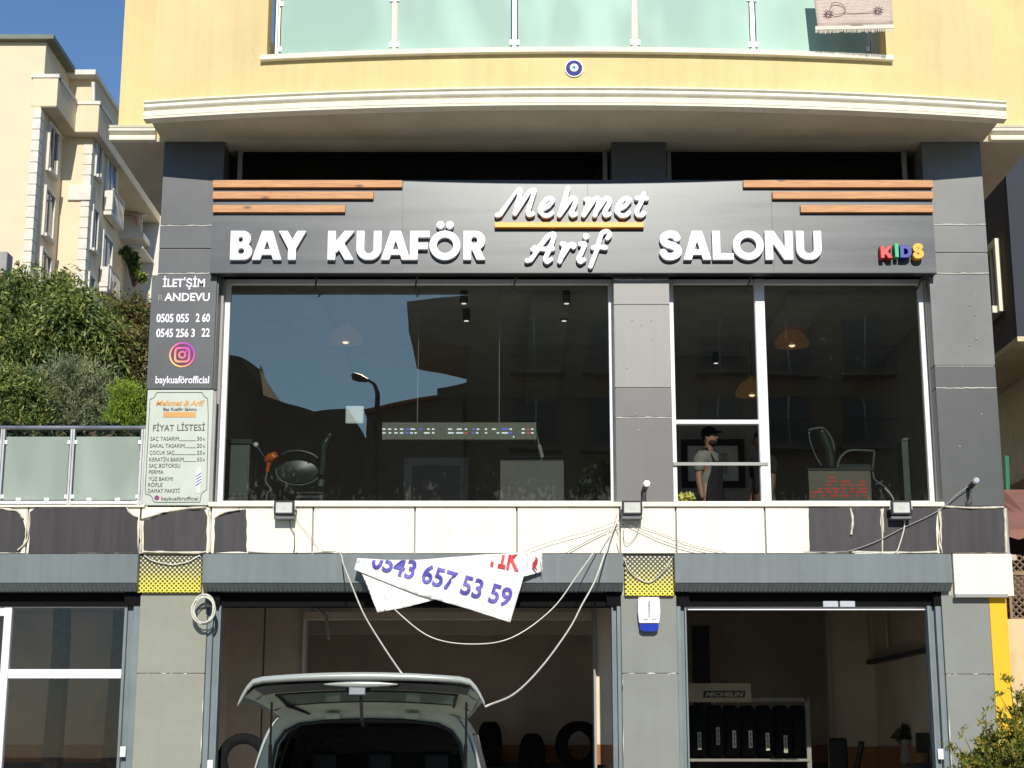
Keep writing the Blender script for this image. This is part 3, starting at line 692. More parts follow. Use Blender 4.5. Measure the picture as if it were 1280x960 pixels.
# dotted covers on the pillars
for (a, b, c) in ((172, 252.5, 741), (780, 842.5, 745)):
    z0_, z1_ = ZP(c, -.05), ZP(695, -.05)
    x0_, x1_ = XP(a, 715, -.05), XP(b, 715, -.05)
    cv = MB().box(x0_ + .004, x1_ - .004, -.055, -.003, z0_, z1_).build('pillar_cover', M['dots'], B, bev=.012)
    cv.location = (0, 0, 0)
    dz = Vector((ORG[B].x + 0, ORG[B].y, z0_)); # local z origin at its bottom for the print
    cv.data.transform(Matrix.Translation((0, 0, -z0_))); cv.location = (0, 0, z0_ - ORG[B].z)
# ---- ground floor pillars, rails
def XG(px, Y=0.0): return XP(px, 850, Y)
GP = [(XG(170.5), XG(255.5), 'low_pillar', 842), (XG(777.5), XG(847.5), 'low_pillar2', 842), (XG(1182.5), XG(1242.5), 'low_pillar2', 843)]
for a, b, mm, sy in GP:
    zt = ZBAND0 - .002
    p = MB().box(a + .01, b - .01, .012, .55, .14, zt).build('ground_pillar', M['joint'], B)
    zs = ZP(sy, 0)
    MB().box(a, b, 0, .54, .14, zs - .004).build('render_panel', M[mm], p, bev=.006)
    MB().box(a, b, -.002, .54, zs + .004, ZP(744, 0)).build('render_panel', M[mm], p, bev=.006)
    sc = MB()
    for k in range(5):
        x = a + (b - a) * random.uniform(.03, .85); z = zs + random.uniform(-.004, .004); l = random.uniform(.02, .10)
        sc.prism([(x, z), (x + l * .5, z - random.uniform(.002, .006)), (min(x + l, b - .01), z + .001), (x + l * .6, z + random.uniform(.002, .007))], -.004, -.001)
    xe = b - .006 if a < 0 else a + .004
    for k in range(9):
        z = .3 + random.uniform(0, zs - .3); l = random.uniform(.08, .35); sc.prism([(xe, z), (xe + random.uniform(.002, .008), z + l * .4), (xe + .002, z + l), (xe - .003, z + l * .5)], -.004, -.001)
    o = sc.build('paint_chip', M['paper'], p); o['kind'] = 'stuff'
MB().box(XG(1242.5) + .001, XG(1264.5), -.004, .5, .14, ZP(746, 0)).build('yellow_edge', M['yellow'], B, bev=.004)
MB().box(XP(1193, 745, -.06), XP(1259, 745, -.06), -.1, -.051, ZP(747, -.06), ZP(743, -.06)).build('drip_bar', M['frame_grey'], B)
def rail_(x0_, x1_, flip):
    r_ = MB(); zt = ZP(757, .05); wd = x1_ - x0_
    r_.box(x0_, x1_, .10, .2, .14, zt)
    if flip: r_.box(x0_, x0_ + wd * .42, .03, .1, .14, zt).box(x1_ - wd * .18, x1_, .05, .1, .14, zt)
    else: r_.box(x1_ - wd * .42, x1_, .03, .1, .14, zt).box(x0_, x0_ + wd * .18, .05, .1, .14, zt)
    r_.build('shutter_rail', M['rail'], B, bev=.004)
rail_(XG(151, .05), XG(170.5) - .002, False); rail_(XG(255.5) + .002, XG(273, .05), True)
rail_(XG(765.5, .05), XG(777.5) - .002, False); rail_(XG(847.5) + .002, XG(860, .05), True); rail_(XG(1164, .05), XG(1182.5) - .002, False)
# ---- interiors of the ground floor
GZ1 = 3.45
inn = [(-8.6, XG(200)), (XG(200), XG(800)), (XG(800), 5.0)]
MB().box(-9, 5.3, .3, 8, .0, .15).build('garage_floor', M['floor_in'], B)
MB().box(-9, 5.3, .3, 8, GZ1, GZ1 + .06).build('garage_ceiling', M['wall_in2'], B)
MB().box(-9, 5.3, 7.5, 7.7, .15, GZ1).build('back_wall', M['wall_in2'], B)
MB().box(-8.9, 5.05, 7.47, 7.49, 1.30, 1.54).build('wall_stripe', M['orange_in'], B)
MB().box(-8.9, 5.05, 7.47, 7.49, .15, 1.29).build('dado', M['black'], B)
for x in (XG(205), XG(806)): MB().box(x - .08, x + .08, .56, 7.5, .15, GZ1).build('partition_wall', M['wall_in'], B)
MB().box(4.62, 4.78, .56, 7.5, .15, GZ1).build('side_wall', M['wall_in'], B)
MB().box(-9.2, -9, .3, 7.5, .15, GZ1).build('side_wall', M['wall_in'], B)
# middle bay: beige panels on the left, lit strip on the right
for a, b in ((276, 329), (331, 379)):
    MB().box(XP(a, 800, 3.3), XP(b, 800, 3.3), 3.3, 3.42, .15, GZ1).build('wall_panel', M['wall_in'], B, bev=.01)
MB().box(XP(378.5, 800, 3.2), XP(382, 800, 3.2), 3.2, 3.42, .15, GZ1).build('door_post', M['frame'], B)
MB().box(XP(745, 850, 1.2), XP(765, 850, 1.2), 1.2, 1.5, 1.56, GZ1).build('wall_panel', M['wall_in'], B)
MB().box(XP(745, 850, 1.2), XP(765, 850, 1.2), 1.2, 1.5, 1.35, 1.558).build('wall_stripe', M['orange_in'], B)
MB().box(XP(742, 850, 1.2), XP(745, 850, 1.2), 1.15, 1.5, .15, GZ1).build('door_post', M['frame_grey'], B)
MB().box(XP(380, 770, 3), XP(745, 770, 3), 3.0, 3.2, ZP(774, 3), ZP(765, 3)).build('ceiling_beam', M['wall_in'], B)
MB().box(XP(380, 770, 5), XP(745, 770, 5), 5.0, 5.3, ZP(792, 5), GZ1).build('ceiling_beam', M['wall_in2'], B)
MB().tube([P(385, 752, 1.5), P(408, 770, 1.5), P(411, 800, 1.5)], .02).build('ceiling_bracket', M['frame_grey'], B)
# right bay: partition with door
MB().box(XP(1040, 850, 4.2), XP(1100, 850, 4.2), 4.2, 4.3, 1.53, GZ1).build('partition_wall', M['wall_in'], B)
MB().box(XP(1040, 850, 4.2), XP(1100, 850, 4.2), 4.2, 4.3, 1.2, 1.528).build('wall_stripe', M['orange_in'], B)
MB().box(XP(1035, 850, 4.1), XP(1040, 850, 4.1), 4.1, 4.3, .15, GZ1).build('door_post', M['wall_in2'], B)
MB().box(4.6, 4.619, .6, 7.4, 1.2, 1.53).build('wall_stripe', M['orange_in'], B)
MB().box(XP(1097, 884, 4.15), XP(1108, 884, 4.15), 4.1, 4.13, ZP(886, 4.15), ZP(883, 4.15)).box(XP(1100, 884, 4.15), XP(1103, 884, 4.15), 4.13, 4.199, ZP(893, 4.15), ZP(876, 4.15)).build('door_handle', M['steel'], B)
MB().box(4.52, 4.6, 1.0, 5.5, 2.55, 2.60).build('wall_shelf', M['dark'], B)
MB().tube([(4.57, 3.2, 2.7), (4.57, 3.2, GZ1)], .02).tube([(4.57, 4.2, 2.7), (4.57, 4.2, GZ1)], .02).build('wall_pipe', M['wall_in2'], B)
MB().box(XP(868, 850, 5.5), XP(888, 850, 5.5), 5.5, 5.7, .15, ZP(782, 5.5)).build('doorway', M['black'], B)
MB().box(XG(860, .1), XG(1164, .1), .14, .2, ZP(762.5, .14), ZP(757.5, .14)).build('door_head', M['frame'], B)
# sliding door glazing right and left bays
MB().box(XG(860, .15), XG(1164, .15), .165, .172, .16, ZP(762.5, .14)).build('pane', M['glass_low'], B)
lf = MB(); xa_, xb_ = XG(1, .16), XG(10.5, .16)
lf.box(xa_, xb_, .12, .2, .15, ZP(757, .14)).box(xb_ + .001, XG(151, .12), .13, .19, ZP(848, .14), ZP(836.5, .14)).box(XG(-90, .14), xa_ - .001, .13, .19, ZP(770, .14), ZP(757.5, .14)).box(xb_ + .001, XG(151, .12), .14, .19, ZP(759.5, .14), ZP(757, .14))
dw = lf.build('shopfront_frame', M['frame'], B, bev=.004)
MB().box(xb_, XG(151, .15), .16, .166, .16, ZP(757, .14)).box(-8, xa_, .16, .166, .16, ZP(757, .14)).build('pane', M['glass_low'], dw)
for px, py, Y in ((153.5, 940, .02), (1176, 943, .02), (262.5, 957, .02)):
    s = MB(); s.box(XP(px - 3.4, py, Y), XP(px + 3.4, py, Y), .018, .028, ZP(py + 6, Y), ZP(py - 7, Y)); s.build('sticker', M['paper'], B)
# ---- salon interior
SZ0, SZ1 = 3.55, 6.55
MB().box(XL + .2, XR - .2, .46, 7, SZ0 - .1, SZ0).build('salon_floor', M['floor_in'], B)
MB().box(XL + .2, XR - .2, .565, 7, SZ1, SZ1 + .08).build('salon_ceiling', M['salon_ceil'], B)
MB().box(XL + .1, XR - .1, 6.6, 6.8, SZ0, SZ1).build('salon_back_wall', M['salon_wall'], B)
MB().box(XL + .05, XL + .2, .51, 6.6, SZ0, SZ1).build('salon_side_wall', M['salon_wall'], B)
MB().box(XR - .2, XR - .05, .51, 6.6, SZ0, SZ1).build('salon_side_wall', M['salon_wall'], B)
for x in (-2.6, .2, 3.1): MB().box(x, x + .45, .9, 6.5, SZ1 - .12, SZ1 - .001).build('ceiling_cove', M['salon_ceil'], B)
MB().box(XL + .2, XR - .2, .46, .5, SZ0 - .3, ZW0 - .01).build('parapet_inside', M['salon_wall'], B)
MB().box(XP(848, 560, 4), XP(962, 560, 4), 4.0, 4.1, SZ0, SZ1).build('salon_partition', M['salon_wall'], B)

# ---- left terrace railing (neighbouring part of same building)
TR = MB().tube([(BXL, .06, ZP(535, .06)), (XL - .03, .06, ZP(535, .06))], .026).build('terrace_railing', M['steel'], B, smooth=True)
tp = [XP(p, 580, .06) for p in (-86, 2, 89.5, 178)]
for x in tp: MB().box(x - .022, x - .003, .03, .09, ZBAND1, ZP(537, .06)).box(x + .003, x + .022, .03, .09, ZBAND1, ZP(537, .06)).build('post', M['alu'], TR)
for a, b in zip(tp[:-1], tp[1:]):
    MB().box(a + .035, b - .035, .055, .065, ZP(625, .06), ZP(546, .06)).build('glass_panel', M['frost2'], TR)
    for x in (a + .035, b - .035):
        for z in (ZP(621, .06), ZP(553, .06)): MB().box(x - .016, x + .016, .04, .08, z - .02, z + .02).build('glass_clamp', M['frame'], TR)
    for t in (.28, .68): MB().box(a + (b - a) * t - .025, a + (b - a) * t + .025, .04, .08, ZP(626, .06), ZP(622.5, .06)).build('glass_clamp', M['frame'], TR)
MB().box(BXL, XL - .02, .04, .08, ZP(630, .06), ZP(626.5, .06)).build('bottom_rail', M['frame'], TR)
MB().box(BXL, XL - .002, .0, 7, ZBAND0 + .1, ZBAND1 - .012).build('terrace_slab', M['pave'], B)
MB().box(BXL, XL - .002, -.075, .0, ZBAND1 - .009, ZBAND1 + .012).build('terrace_coping', M['cornice'], B)

# ================================================================== SIGNBOARD
YS = -.13
SX0, SX1 = XP(264.5, 285, YS), XP(1167.5, 285, YS); SZB, SZT = ZP(341.5, YS), ZP(225, YS)
S = thing('signboard', ((SX0 + SX1) / 2, YS, SZB), 'long dark grey signboard with white raised letters for the barber salon', 'sign')
cuts = [SX0, XP(503, 285, YS), XP(735, 285, YS), XP(965.5, 285, YS), SX1]
for a, b in zip(cuts[:-1], cuts[1:]):
    MB().box(a + .0012, b - .0012, YS, -.03, SZB + .012, SZT).build('panel', M['sign'], S)
MB().box(SX0 + .01, SX1 - .01, YS + .01, -.006, SZB + .016, SZT - .01).build('backing', M['black'], S)
MB().box(SX0, SX1, YS - .004, -.006, SZB, SZB + .011).build('edge_trim', M['plastic'], S)
for x in (XP(395, 347, -.06), XP(521, 347, -.06), XP(645, 347, -.06), XP(772, 347, -.06), XP(940, 347, -.06), XP(1155, 347, -.06)):
    MB().tube([(x, -.02, SZB - .002), (x - .03, .15, SZB - .10)], .01).build('bracket', M['plastic'], S)
for a, b, y0_, y1_ in ((266, 503, 225.2, 234), (266, 467, 239.3, 248.3), (266, 431.5, 256, 265.2), (929, 1166.5, 225.2, 234), (965.5, 1166.5, 239.3, 248.3), (1000.5, 1166.5, 256, 265.2)):
    YP = YS - .045
    o = MB().box(XP(a, y0_, YP), XP(b, y0_, YP), YP, YS - .001, ZP(y1_, YP), ZP(y0_, YP)).build('plank', M['wood'], S, bev=.004)
    c = (ORG[S] * 0 + Vector((XP(a, y0_, YP), 0, ZP(y0_, YP)))) - ORG[S]
    off = Vector((random.uniform(0, 30), 0, random.uniform(0, 9))); o.data.transform(Matrix.Translation(off)); o.location = -off
YL = YS - .06
def word(items, yb, yt, m, depth=.06, w=.265, name='letter'):
    Yf = YS - depth
    for it in items:
        ch, a, b = it[:3]; mm = it[3] if len(it) > 3 else m; yb_, yt_ = (it[4], it[5]) if len(it) > 4 else (yb, yt)
        h = ZP(yt_, Yf) - ZP(yb_, Yf); x0_, x1_ = XP(a, yb_, Yf), XP(b, yb_, Yf); W = (x1_ - x0_) / h
        ls = contours(glyph(ch, W, w), -.06, W + .06, -.06, 1.4 if ch == 'Ö' else 1.06, 1 / 44)
        cut_letter(ls, h, h, x0_, ZP(yb_, Yf), Yf, YS - .0008, mm, S, name)
BT, BB = 288.3, 324.6
word([('B', 287, 314.5), ('A', 314, 352), ('Y', 347, 382), ('K', 409, 443.5), ('U', 445, 476.5), ('A', 475.5, 513), ('F', 512, 537), ('Ö', 537, 575), ('R', 579, 608)], BB, BT, M['white'])
word([('S', 824.5, 853), ('A', 854, 890), ('L', 891, 917.5), ('O', 917, 955), ('N', 957, 992), ('U', 996, 1028)], BB, BT, M['white'])
word([('K', 1101, 1117, M['red'], 322.5, 307), ('I', 1119, 1124, M['green'], 321.5, 304), ('D', 1125.5, 1140.5, M['blue'], 322, 306.5), ('S', 1141.5, 1155.5, M['amber'], 322.5, 304.5)], 322, 306, M['red'], depth=.10, w=.32)
# script words: centre lines
sc_ = {'M': [[(124, 284), (150, 275), (185, 235), (215, 180), (245, 125), (285, 96), (294, 112), (275, 180), (254, 272)], [(254, 272), (300, 195), (345, 125), (388, 100), (394, 116), (372, 190), (350, 252), (356, 280), (384, 274)]],
       'e1': [[(450, 236), (500, 215), (530, 180), (515, 160), (478, 172), (446, 215), (438, 256), (462, 284), (500, 284), (524, 268)]],
       'h': [[(640, 85), (612, 190), (578, 284)], [(592, 250), (630, 190), (672, 160), (696, 172), (686, 220), (664, 262), (672, 284), (696, 276)]],
       'm': [[(770, 170), (792, 170), (776, 225), (754, 284)], [(768, 250), (805, 190), (845, 160), (866, 172), (856, 220), (836, 284)], [(850, 250), (885, 190), (922, 160), (944, 172), (934, 215), (906, 258), (914, 284), (940, 276)]],
       'e2': [[(1008, 236), (1058, 215), (1088, 180), (1073, 160), (1036, 172), (1004, 215), (996, 256), (1020, 284), (1058, 284), (1084, 266)]],
       't': [[(1190, 126), (1172, 190), (1142, 248), (1148, 280), (1176, 284), (1194, 268)], [(1142, 160), (1176, 158), (1212, 162)]],
       'A': [[(342, 614), (372, 606), (402, 566), (440, 500), (480, 445), (536, 420), (530, 470), (500, 545), (476, 596), (488, 622), (516, 606)], [(384, 532), (405, 518), (460, 530), (530, 528)]],
       'r': [[(596, 492), (616, 496), (604, 550), (580, 620)], [(592, 590), (625, 530), (660, 496), (684, 500), (680, 516)]],
       'i': [[(730, 494), (762, 492), (742, 550), (718, 596), (730, 622), (756, 608)]],
       'f': [[(928, 450), (944, 425), (926, 402), (890, 412), (868, 460), (846, 550), (804, 656)], [(822, 520), (860, 514), (914, 520)]]}
Yf = YS - .06
for k, strokes in sc_.items():
    pl = []
    for s in strokes:
        pl.append([(XP(600 + x / 5.818, 220 + y / 5.818, Yf), ZP(220 + y / 5.818, Yf)) for x, y in catmull(s, 5)])
    ax = [p[0] for s in pl for p in s]; az = [p[1] for s in pl for p in s]
    rad = .0262
    dot = (XP(600 + 771 / 5.818, 220 + 438 / 5.818, Yf), ZP(220 + 438 / 5.818, Yf)) if k == 'i' else None
    def f(X, Y, pl=pl, dot=dot):
        d = U(*[poly_(X, Y, s, rad) for s in pl])
        return U(d, circ_(X, Y, dot[0], dot[1], .036)) if dot else d
    ls = contours(f, min(ax) - .07, max(ax) + .07, min(az) - .07, max(az) + (.14 if dot else .07), .0065)
    cut_letter(ls, 1, 1, 0, 0, Yf, YS - .0008, M['white'], S, 'letter')
MB().box(XP(618.5, 280, Yf), XP(805, 280, Yf), Yf, YS - .001, ZP(284, Yf), ZP(277.5, Yf)).build('underline', M['orange'], S, bev=.003)

# ================================================================== CONTACT PANEL + PRICE LIST
YC = -.03
x0_, x1_ = XP(187, 345, YC), XP(264.5, 487, YC)
C = thing('contact_sign', ((x0_ + x1_) / 2, YC, ZP(487, YC)), 'dark grey contact panel with phone numbers and round app logo on left pillar', 'sign')
MB().box(XP(186.5, 415, YC), XP(268.5, 415, YC), YC, -.004, ZP(486, YC), ZP(344, YC)).build('panel', M['clad_dark'], C, bev=.003)
W_ = M['white']; YT = YC - .003
lettering('İLET', 203.3, 229, 358.6, 10.5, YT, W_, C, .018)
lettering('ŞİM', 232.5, 256, 358.6, 10.5, YT, W_, C, .018)
lettering("'", 230, 231.3, 357, 10.5, YT, W_, C, .02)
lettering('ANDEVU', 205.3, 262, 376, 10.2, YT, W_, C, .018)
lettering('R', 198, 203.5, 376, 8, YT, M['joint'], C, -.02)
lettering('0505 055', 195.5, 235.8, 402.6, 10.6, YT, W_, C, .022); lettering('2 60', 244.5, 262.3, 402.2, 10.6, YT, W_, C, .022)
lettering('0545 256 3', 195.2, 243.3, 421.2, 10.6, YT, W_, C, .022); lettering('22', 251.8, 262, 420.6, 10.6, YT, W_, C, .022)
lettering('baykuaförofficial', 194.2, 261.3, 479, 9.4, YT, W_, C, .014)
def logo_mat():
    m = bpy.data.materials.new('logo gradient'); m.use_nodes = True; n = m.node_tree; L = n.links.new; b = n.nodes['Principled BSDF']
    tc = n.nodes.new('ShaderNodeTexCoord'); sp = n.nodes.new('ShaderNodeSeparateXYZ'); L(tc.outputs['Generated'], sp.inputs[0])
    a = n.nodes.new('ShaderNodeMath'); a.operation = 'ADD'; L(sp.outputs[0], a.inputs[0]); L(sp.outputs[2], a.inputs[1])
    d = n.nodes.new('ShaderNodeMath'); d.operation = 'MULTIPLY'; d.inputs[1].default_value = .5; L(a.outputs[0], d.inputs[0])
    r = n.nodes.new('ShaderNodeValToRGB'); L(d.outputs[0], r.inputs[0]); e = r.color_ramp.elements
    e[0].position = .1; e[0].color = (.9, .62, .12, 1); e[1].position = .9; e[1].color = (.22, .03, .45, 1); k = e.new(.45); k.color = (.85, .18, .22, 1); k = e.new(.65); k.color = (.7, .05, .42, 1)
    L(r.outputs[0], b.inputs['Base Color']); return m
LG = logo_mat(); DKP = mat('dark plum print', (.10, .008, .05), .4)
lc = P(227.8, 443.5, YT); pr_ = 1 / 118.5 * 1.0
def ring(mb, fo, fi, c, Y, t=.004, n=40):
    v = []
    for s in (fo, fi): v += [(c[0] + s(2 * math.pi * k / n)[0], Y - t, c[2] + s(2 * math.pi * k / n)[1]) for k in range(n)]
    v += [(x, Y, z) for x, y, z in v]
    f = []
    for k in range(n):
        j = (k + 1) % n; f += [(k, j, n + j, n + k), (k, 2 * n + k, 2 * n + j, j), (n + k, n + j, 3 * n + j, 3 * n + k)]
    mb.add(v, f); return mb
circ = lambda r: (lambda a: (r * math.cos(a), r * math.sin(a)))
def sq(r):
    def f(a):
        c, s = math.cos(a), math.sin(a); k = (abs(c) ** 4.5 + abs(s) ** 4.5) ** (-1 / 4.5); return (r * k * c, r * k * s)
    return f
u = 1 / 119
MB().lathe([(15.5 * u, 0), (15.5 * u, -.002)], (lc[0], YT + .001, lc[2]), 'y', 40).build('logo_disc', DKP, C)
ring(ring(ring(ring(MB(), circ(16.3 * u), circ(14.3 * u), lc, YT), sq(10 * u), sq(7.7 * u), lc, YT), circ(5 * u), circ(2.9 * u), lc, YT), circ(1.2 * u), circ(.05 * u), (lc[0] + 5 * u, 0, lc[2] + 5 * u), YT).build('logo', LG, C)

YQ = -.07
PT = thing('price_list_sign', (XP(222, 630, YQ), YQ, ZP(631, YQ)), 'pale green price list board with barber pole drawing below the contact sign', 'sign')
MB().box(XP(181, 560, YQ), XP(263.8, 560, YQ), YQ, -.034, ZP(631.5, YQ), ZP(487.3, YQ)).build('board', M['sage'], PT, bev=.004)
MB().box(XP(181, 560, YQ) + .01, XP(263.8, 560, YQ) + .03, YQ + .02, -.004, ZP(631.5, YQ) + .01, ZP(487.3, YQ) - .01).build('side_frame', M['frame_grey'], PT)
YQT = YQ - .003
def qx(px, py): return px                                             # helper kept for clarity
def pline(pts, wpx, name='print_line', m=None):
    mb = MB(); 
    for (a, b) in zip(pts[:-1], pts[1:]):
        dx, dy = b[0] - a[0], b[1] - a[1]; L = math.hypot(dx, dy) or 1; nx, ny = -dy / L * wpx / 2, dx / L * wpx / 2
        mb.prism([(XP(x, y, YQT), ZP(y, YQT)) for x, y in ((a[0] - nx, a[1] - ny), (b[0] - nx, b[1] - ny), (b[0] + nx, b[1] + ny), (a[0] + nx, a[1] + ny))], YQT - .0015 - random.uniform(0, .0006), YQT + .002)
    return mb.build(name, m or M['ink'], PT)
def arc(cx, cy, r, a0, a1, n=6): return [(cx + r * math.cos(R(a0 + (a1 - a0) * k / n)), cy + r * math.sin(R(a0 + (a1 - a0) * k / n))) for k in range(n + 1)]
bl = arc(187, 491, 6, 90, 0)[::1]; 
border = [(196, 490.5), (253, 490.5)] + [(253.5, 493), (256, 496), (259.5, 498)] + [(260.3, 520), (258.5, 612)] + [(254, 615), (251.5, 618), (250.5, 624)] + [(250, 627.5), (195, 628)] + [(192, 627), (190, 621), (187, 618.5), (182, 618)] + [(181.5, 612), (187.5, 499)] + [(190.5, 498), (193, 496), (196, 490.5)]
pline(border, .7)
og = mat('orange print', (.66, .34, .09), .5)
lettering('Mehmet & Arif', 194.5, 255.5, 507, 7, YQT, og, PT, .03, slant=.3)
lettering('Bay Kuaför Salonu', 204, 245.5, 513.3, 4, YQT, M['ink'], PT, .02)
MB().box(XP(204, 517, YQT), XP(245, 517, YQT), YQT - .002, YQT + .002, ZP(521.5, YQT), ZP(515, YQT)).build('print_block', og, PT)
lettering('FİYAT', 191.2, 217.5, 538.8, 8.2, YQT, M['ink'], PT, .006); lettering('LİSTESİ', 221.5, 256, 538.3, 8.2, YQT, M['ink'], PT, .006)
rows = [('SAÇ TASARIM', 188, 223.5, '30', 550.8), ('SAKAL TASARIM', 187.3, 230.5, '20', 559.6), ('ÇOCUK SAÇ', 187, 218, '25', 568.2), ('KERATİN BAKIM', 186.5, 229.5, '50', 576.8),
        ('SAÇ BOTOKSU', 186.2, 225, None, 584.5), ('PERMA', 186, 204.3, None, 592.5), ('YÜZ BAKIMI', 185.5, 216, None, 601), ('RÖFLE', 185, 203, None, 608.5), ('DAMAT PAKETİ', 184.6, 224.5, None, 616)]
for t, a, b, pz, yb in rows:
    lettering(t, a, b, yb, 5.2, YQT, M['ink'], PT, .0)
    if pz:
        lettering(pz, 246, 252.5, yb, 5.2, YQT, M['ink'], PT, .0); lettering('₺', 254, 256, yb, 3.4, YQT, M['ink'], PT)
        pline([(b + .5, yb), (245, yb)], .45)
lettering('baykuaförofficial', 201.5, 247.5, 625.3, 4.6, YQT, M['ink'], PT, .004)
c_ = P(196, 622.3, YQT); MB().lathe([(3 / 119, 0), (3 / 119, -.002)], (c_[0], YQT + .001, c_[2]), 'y', 20).build('print_dot', mat('plum dot', (.25, .02, .12), .5), PT)
# barber pole drawing
bp = mat('white print', (.8, .8, .78), .5); YB_ = YQT - .001
MB().prism([(XP(x, y, YQT), ZP(y, YQT)) for x, y in ((245, 590), (252, 590), (251.5, 606), (244.7, 606))], YB_ - .001, YQT + .002).build('print_pole', bp, PT)
MB().prism([(XP(x, y, YQT), ZP(y, YQT)) for x, y in ((246, 606.5), (250.5, 606.5), (249.8, 616), (246, 616))], YB_ - .001, YQT + .002).build('print_pole_foot', bp, PT)
MB().prism([(XP(x, y, YQT), ZP(y, YQT)) for x, y in ((245.5, 589.6), (247.5, 583.5), (250, 583), (251.8, 589.6))], YB_ - .001, YQT + .002).build('print_pole_cap', bp, PT)
st = MB()
for k in range(4): st.prism([(XP(x, y, YQT), ZP(y, YQT)) for x, y in ((245.2, 595 + k * 3.7), (251.6, 590.5 + k * 3.7), (251.5, 592 + k * 3.7), (245.1, 596.5 + k * 3.7))], YB_ - .0022, YB_)
st.build('print_stripes', M['blue'], PT)

# ================================================================== ITEMS ON THE FACADE
# evil eye
e = P(717.5, 86, bow(CX) - .001); EY = bow(XP(717.5, 86, -1.3))
EV = thing('evil_eye_charm', (e[0], EY, e[2]), 'round blue evil eye charm fixed on the yellow parapet', 'charm')
def disc(r, y0_, y1_, m, name): MB().lathe([(r, y1_), (r, y0_ + .004), (r - .004, y0_)], (e[0], EY, e[2]), 'y', 28).build(name, m, EV)
disc(.097, -.02, .01, mat('white glass rim', (.75, .7, .78), .3), 'rim'); disc(.086, -.028, -.01, mat('cobalt glass', (.015, .02, .20), .5, spec=.2), 'disc')
disc(.045, -.034, -.02, mat('white glass', (.8, .85, .85), .1), 'iris_white'); disc(.028, -.038, -.03, mat('sky glass', (.15, .45, .60), .1), 'iris'); disc(.012, -.042, -.03, M['black'], 'pupil')
# rug over the railing
YR = -1.13
def rug_mat():
    m = mat('pink beige carpet', (.64, .52, .44), .95, var=.08, scale=30, bump=.4, bscale=200)
    n = m.node_tree; L = n.links.new; b = n.nodes['Principled BSDF']; base = b.inputs['Base Color'].links[0].from_socket
    tc = n.nodes.new('ShaderNodeTexCoord'); mp = n.nodes.new('ShaderNodeMapping'); mp.inputs['Scale'].default_value = (5, 5, 9); L(tc.outputs['Object'], mp.inputs[0])
    wv = n.nodes.new('ShaderNodeTexWave'); wv.wave_type = 'RINGS'; wv.inputs['Scale'].default_value = .9; wv.inputs['Distortion'].default_value = 9; wv.inputs['Detail'].default_value = 3; L(mp.outputs[0], wv.inputs[0])
    r = n.nodes.new('ShaderNodeMapRange'); r.inputs[1].default_value = .86; r.inputs[2].default_value = .97; r.inputs[3].default_value = 0; r.inputs[4].default_value = .3; L(wv.outputs[1], r.inputs[0])
    x = n.nodes.new('ShaderNodeMix'); x.data_type = 'RGBA'; L(r.outputs[0], x.inputs[0]); L(base, x.inputs[6]); x.inputs[7].default_value = (.25, .15, .15, 1); L(x.outputs[2], b.inputs['Base Color']); return m
RG = thing('rug', P(1066, 36, YR), 'pink beige rug with fringe hung over the right end of the balcony railing', 'rug')
zr0, zr1 = ZP(33, YR), ZP(-30, YR); n = 16; v = []; f = []
for i in range(n + 1):
    for j in range(9):
        t = i / n; x = XP(1017.5, 20, YR) + (XP(1116, 20, YR) - XP(1017.5, 20, YR)) * t; z = zr0 + (zr1 - zr0) * j / 8 + .03 * (t - .4)
        v.append((x + .03 * (1 - j / 8) * (t < .5) * (1 - t) * 1.2, YR + .012 * math.sin(9 * t) + .03 * j / 8, z))
for i in range(n):
    for j in range(8): f.append((i * 9 + j, (i + 1) * 9 + j, (i + 1) * 9 + j + 1, i * 9 + j + 1))
o = MB().add(v, f).build('carpet', rug_mat(), RG, smooth='all'); o.modifiers.new('s', 'SOLIDIFY').thickness = .012
fm = mat('cream fringe', (.78, .72, .60), .9)
MB().prism([(XP(1019, 34, YR), zr0 + .0), (XP(1117, 33, YR), zr0 + .02), (XP(1117, 33, YR), zr0 - .022), (XP(1019, 34, YR), zr0 - .040)], YR - .008, YR + .006).build('border', fm, RG)
fr = MB()
for k in range(70):
    t = k / 69; x = XP(1019.5, 36, YR) + (XP(1116.5, 36, YR) - XP(1019.5, 36, YR)) * t; zt = zr0 - .037 + .016 * t
    fr.tube([(x, YR - .002, zt), (x + random.uniform(-.008, .008), YR - .004, zt - random.uniform(.03, .05))], .0035, 4)
o = fr.build('fringe', fm, RG); o['kind'] = 'stuff'
# carved flowers on the rug as raised pile
fl = MB()
for cx_, cy_ in ((1036, 16), (1098, 12)):
    for k in range(9):
        a = 2 * math.pi * k / 9; p0 = P(cx_ + 2 * math.cos(a), cy_ + 1.5 * math.sin(a), YR - .012); p1 = P(cx_ + 7 * math.cos(a), cy_ + 5 * math.sin(a), YR - .012); fl.tube([p0, p1], [.008, .003], 5)
fl.tube([P(x, y, YR - .010) for x, y in catmull([(1042, 18), (1052, 17), (1057, 12), (1052, 5), (1042, 3), (1038, 8)], 4)], .004, 5)
fl.tube([P(x, y, YR - .010) for x, y in catmull([(1055, 16), (1070, 17), (1085, 15), (1093, 13)], 4)], .003, 5)
fl.build('flower_pattern', mat('brown pile', (.32, .2, .19), .95), RG)

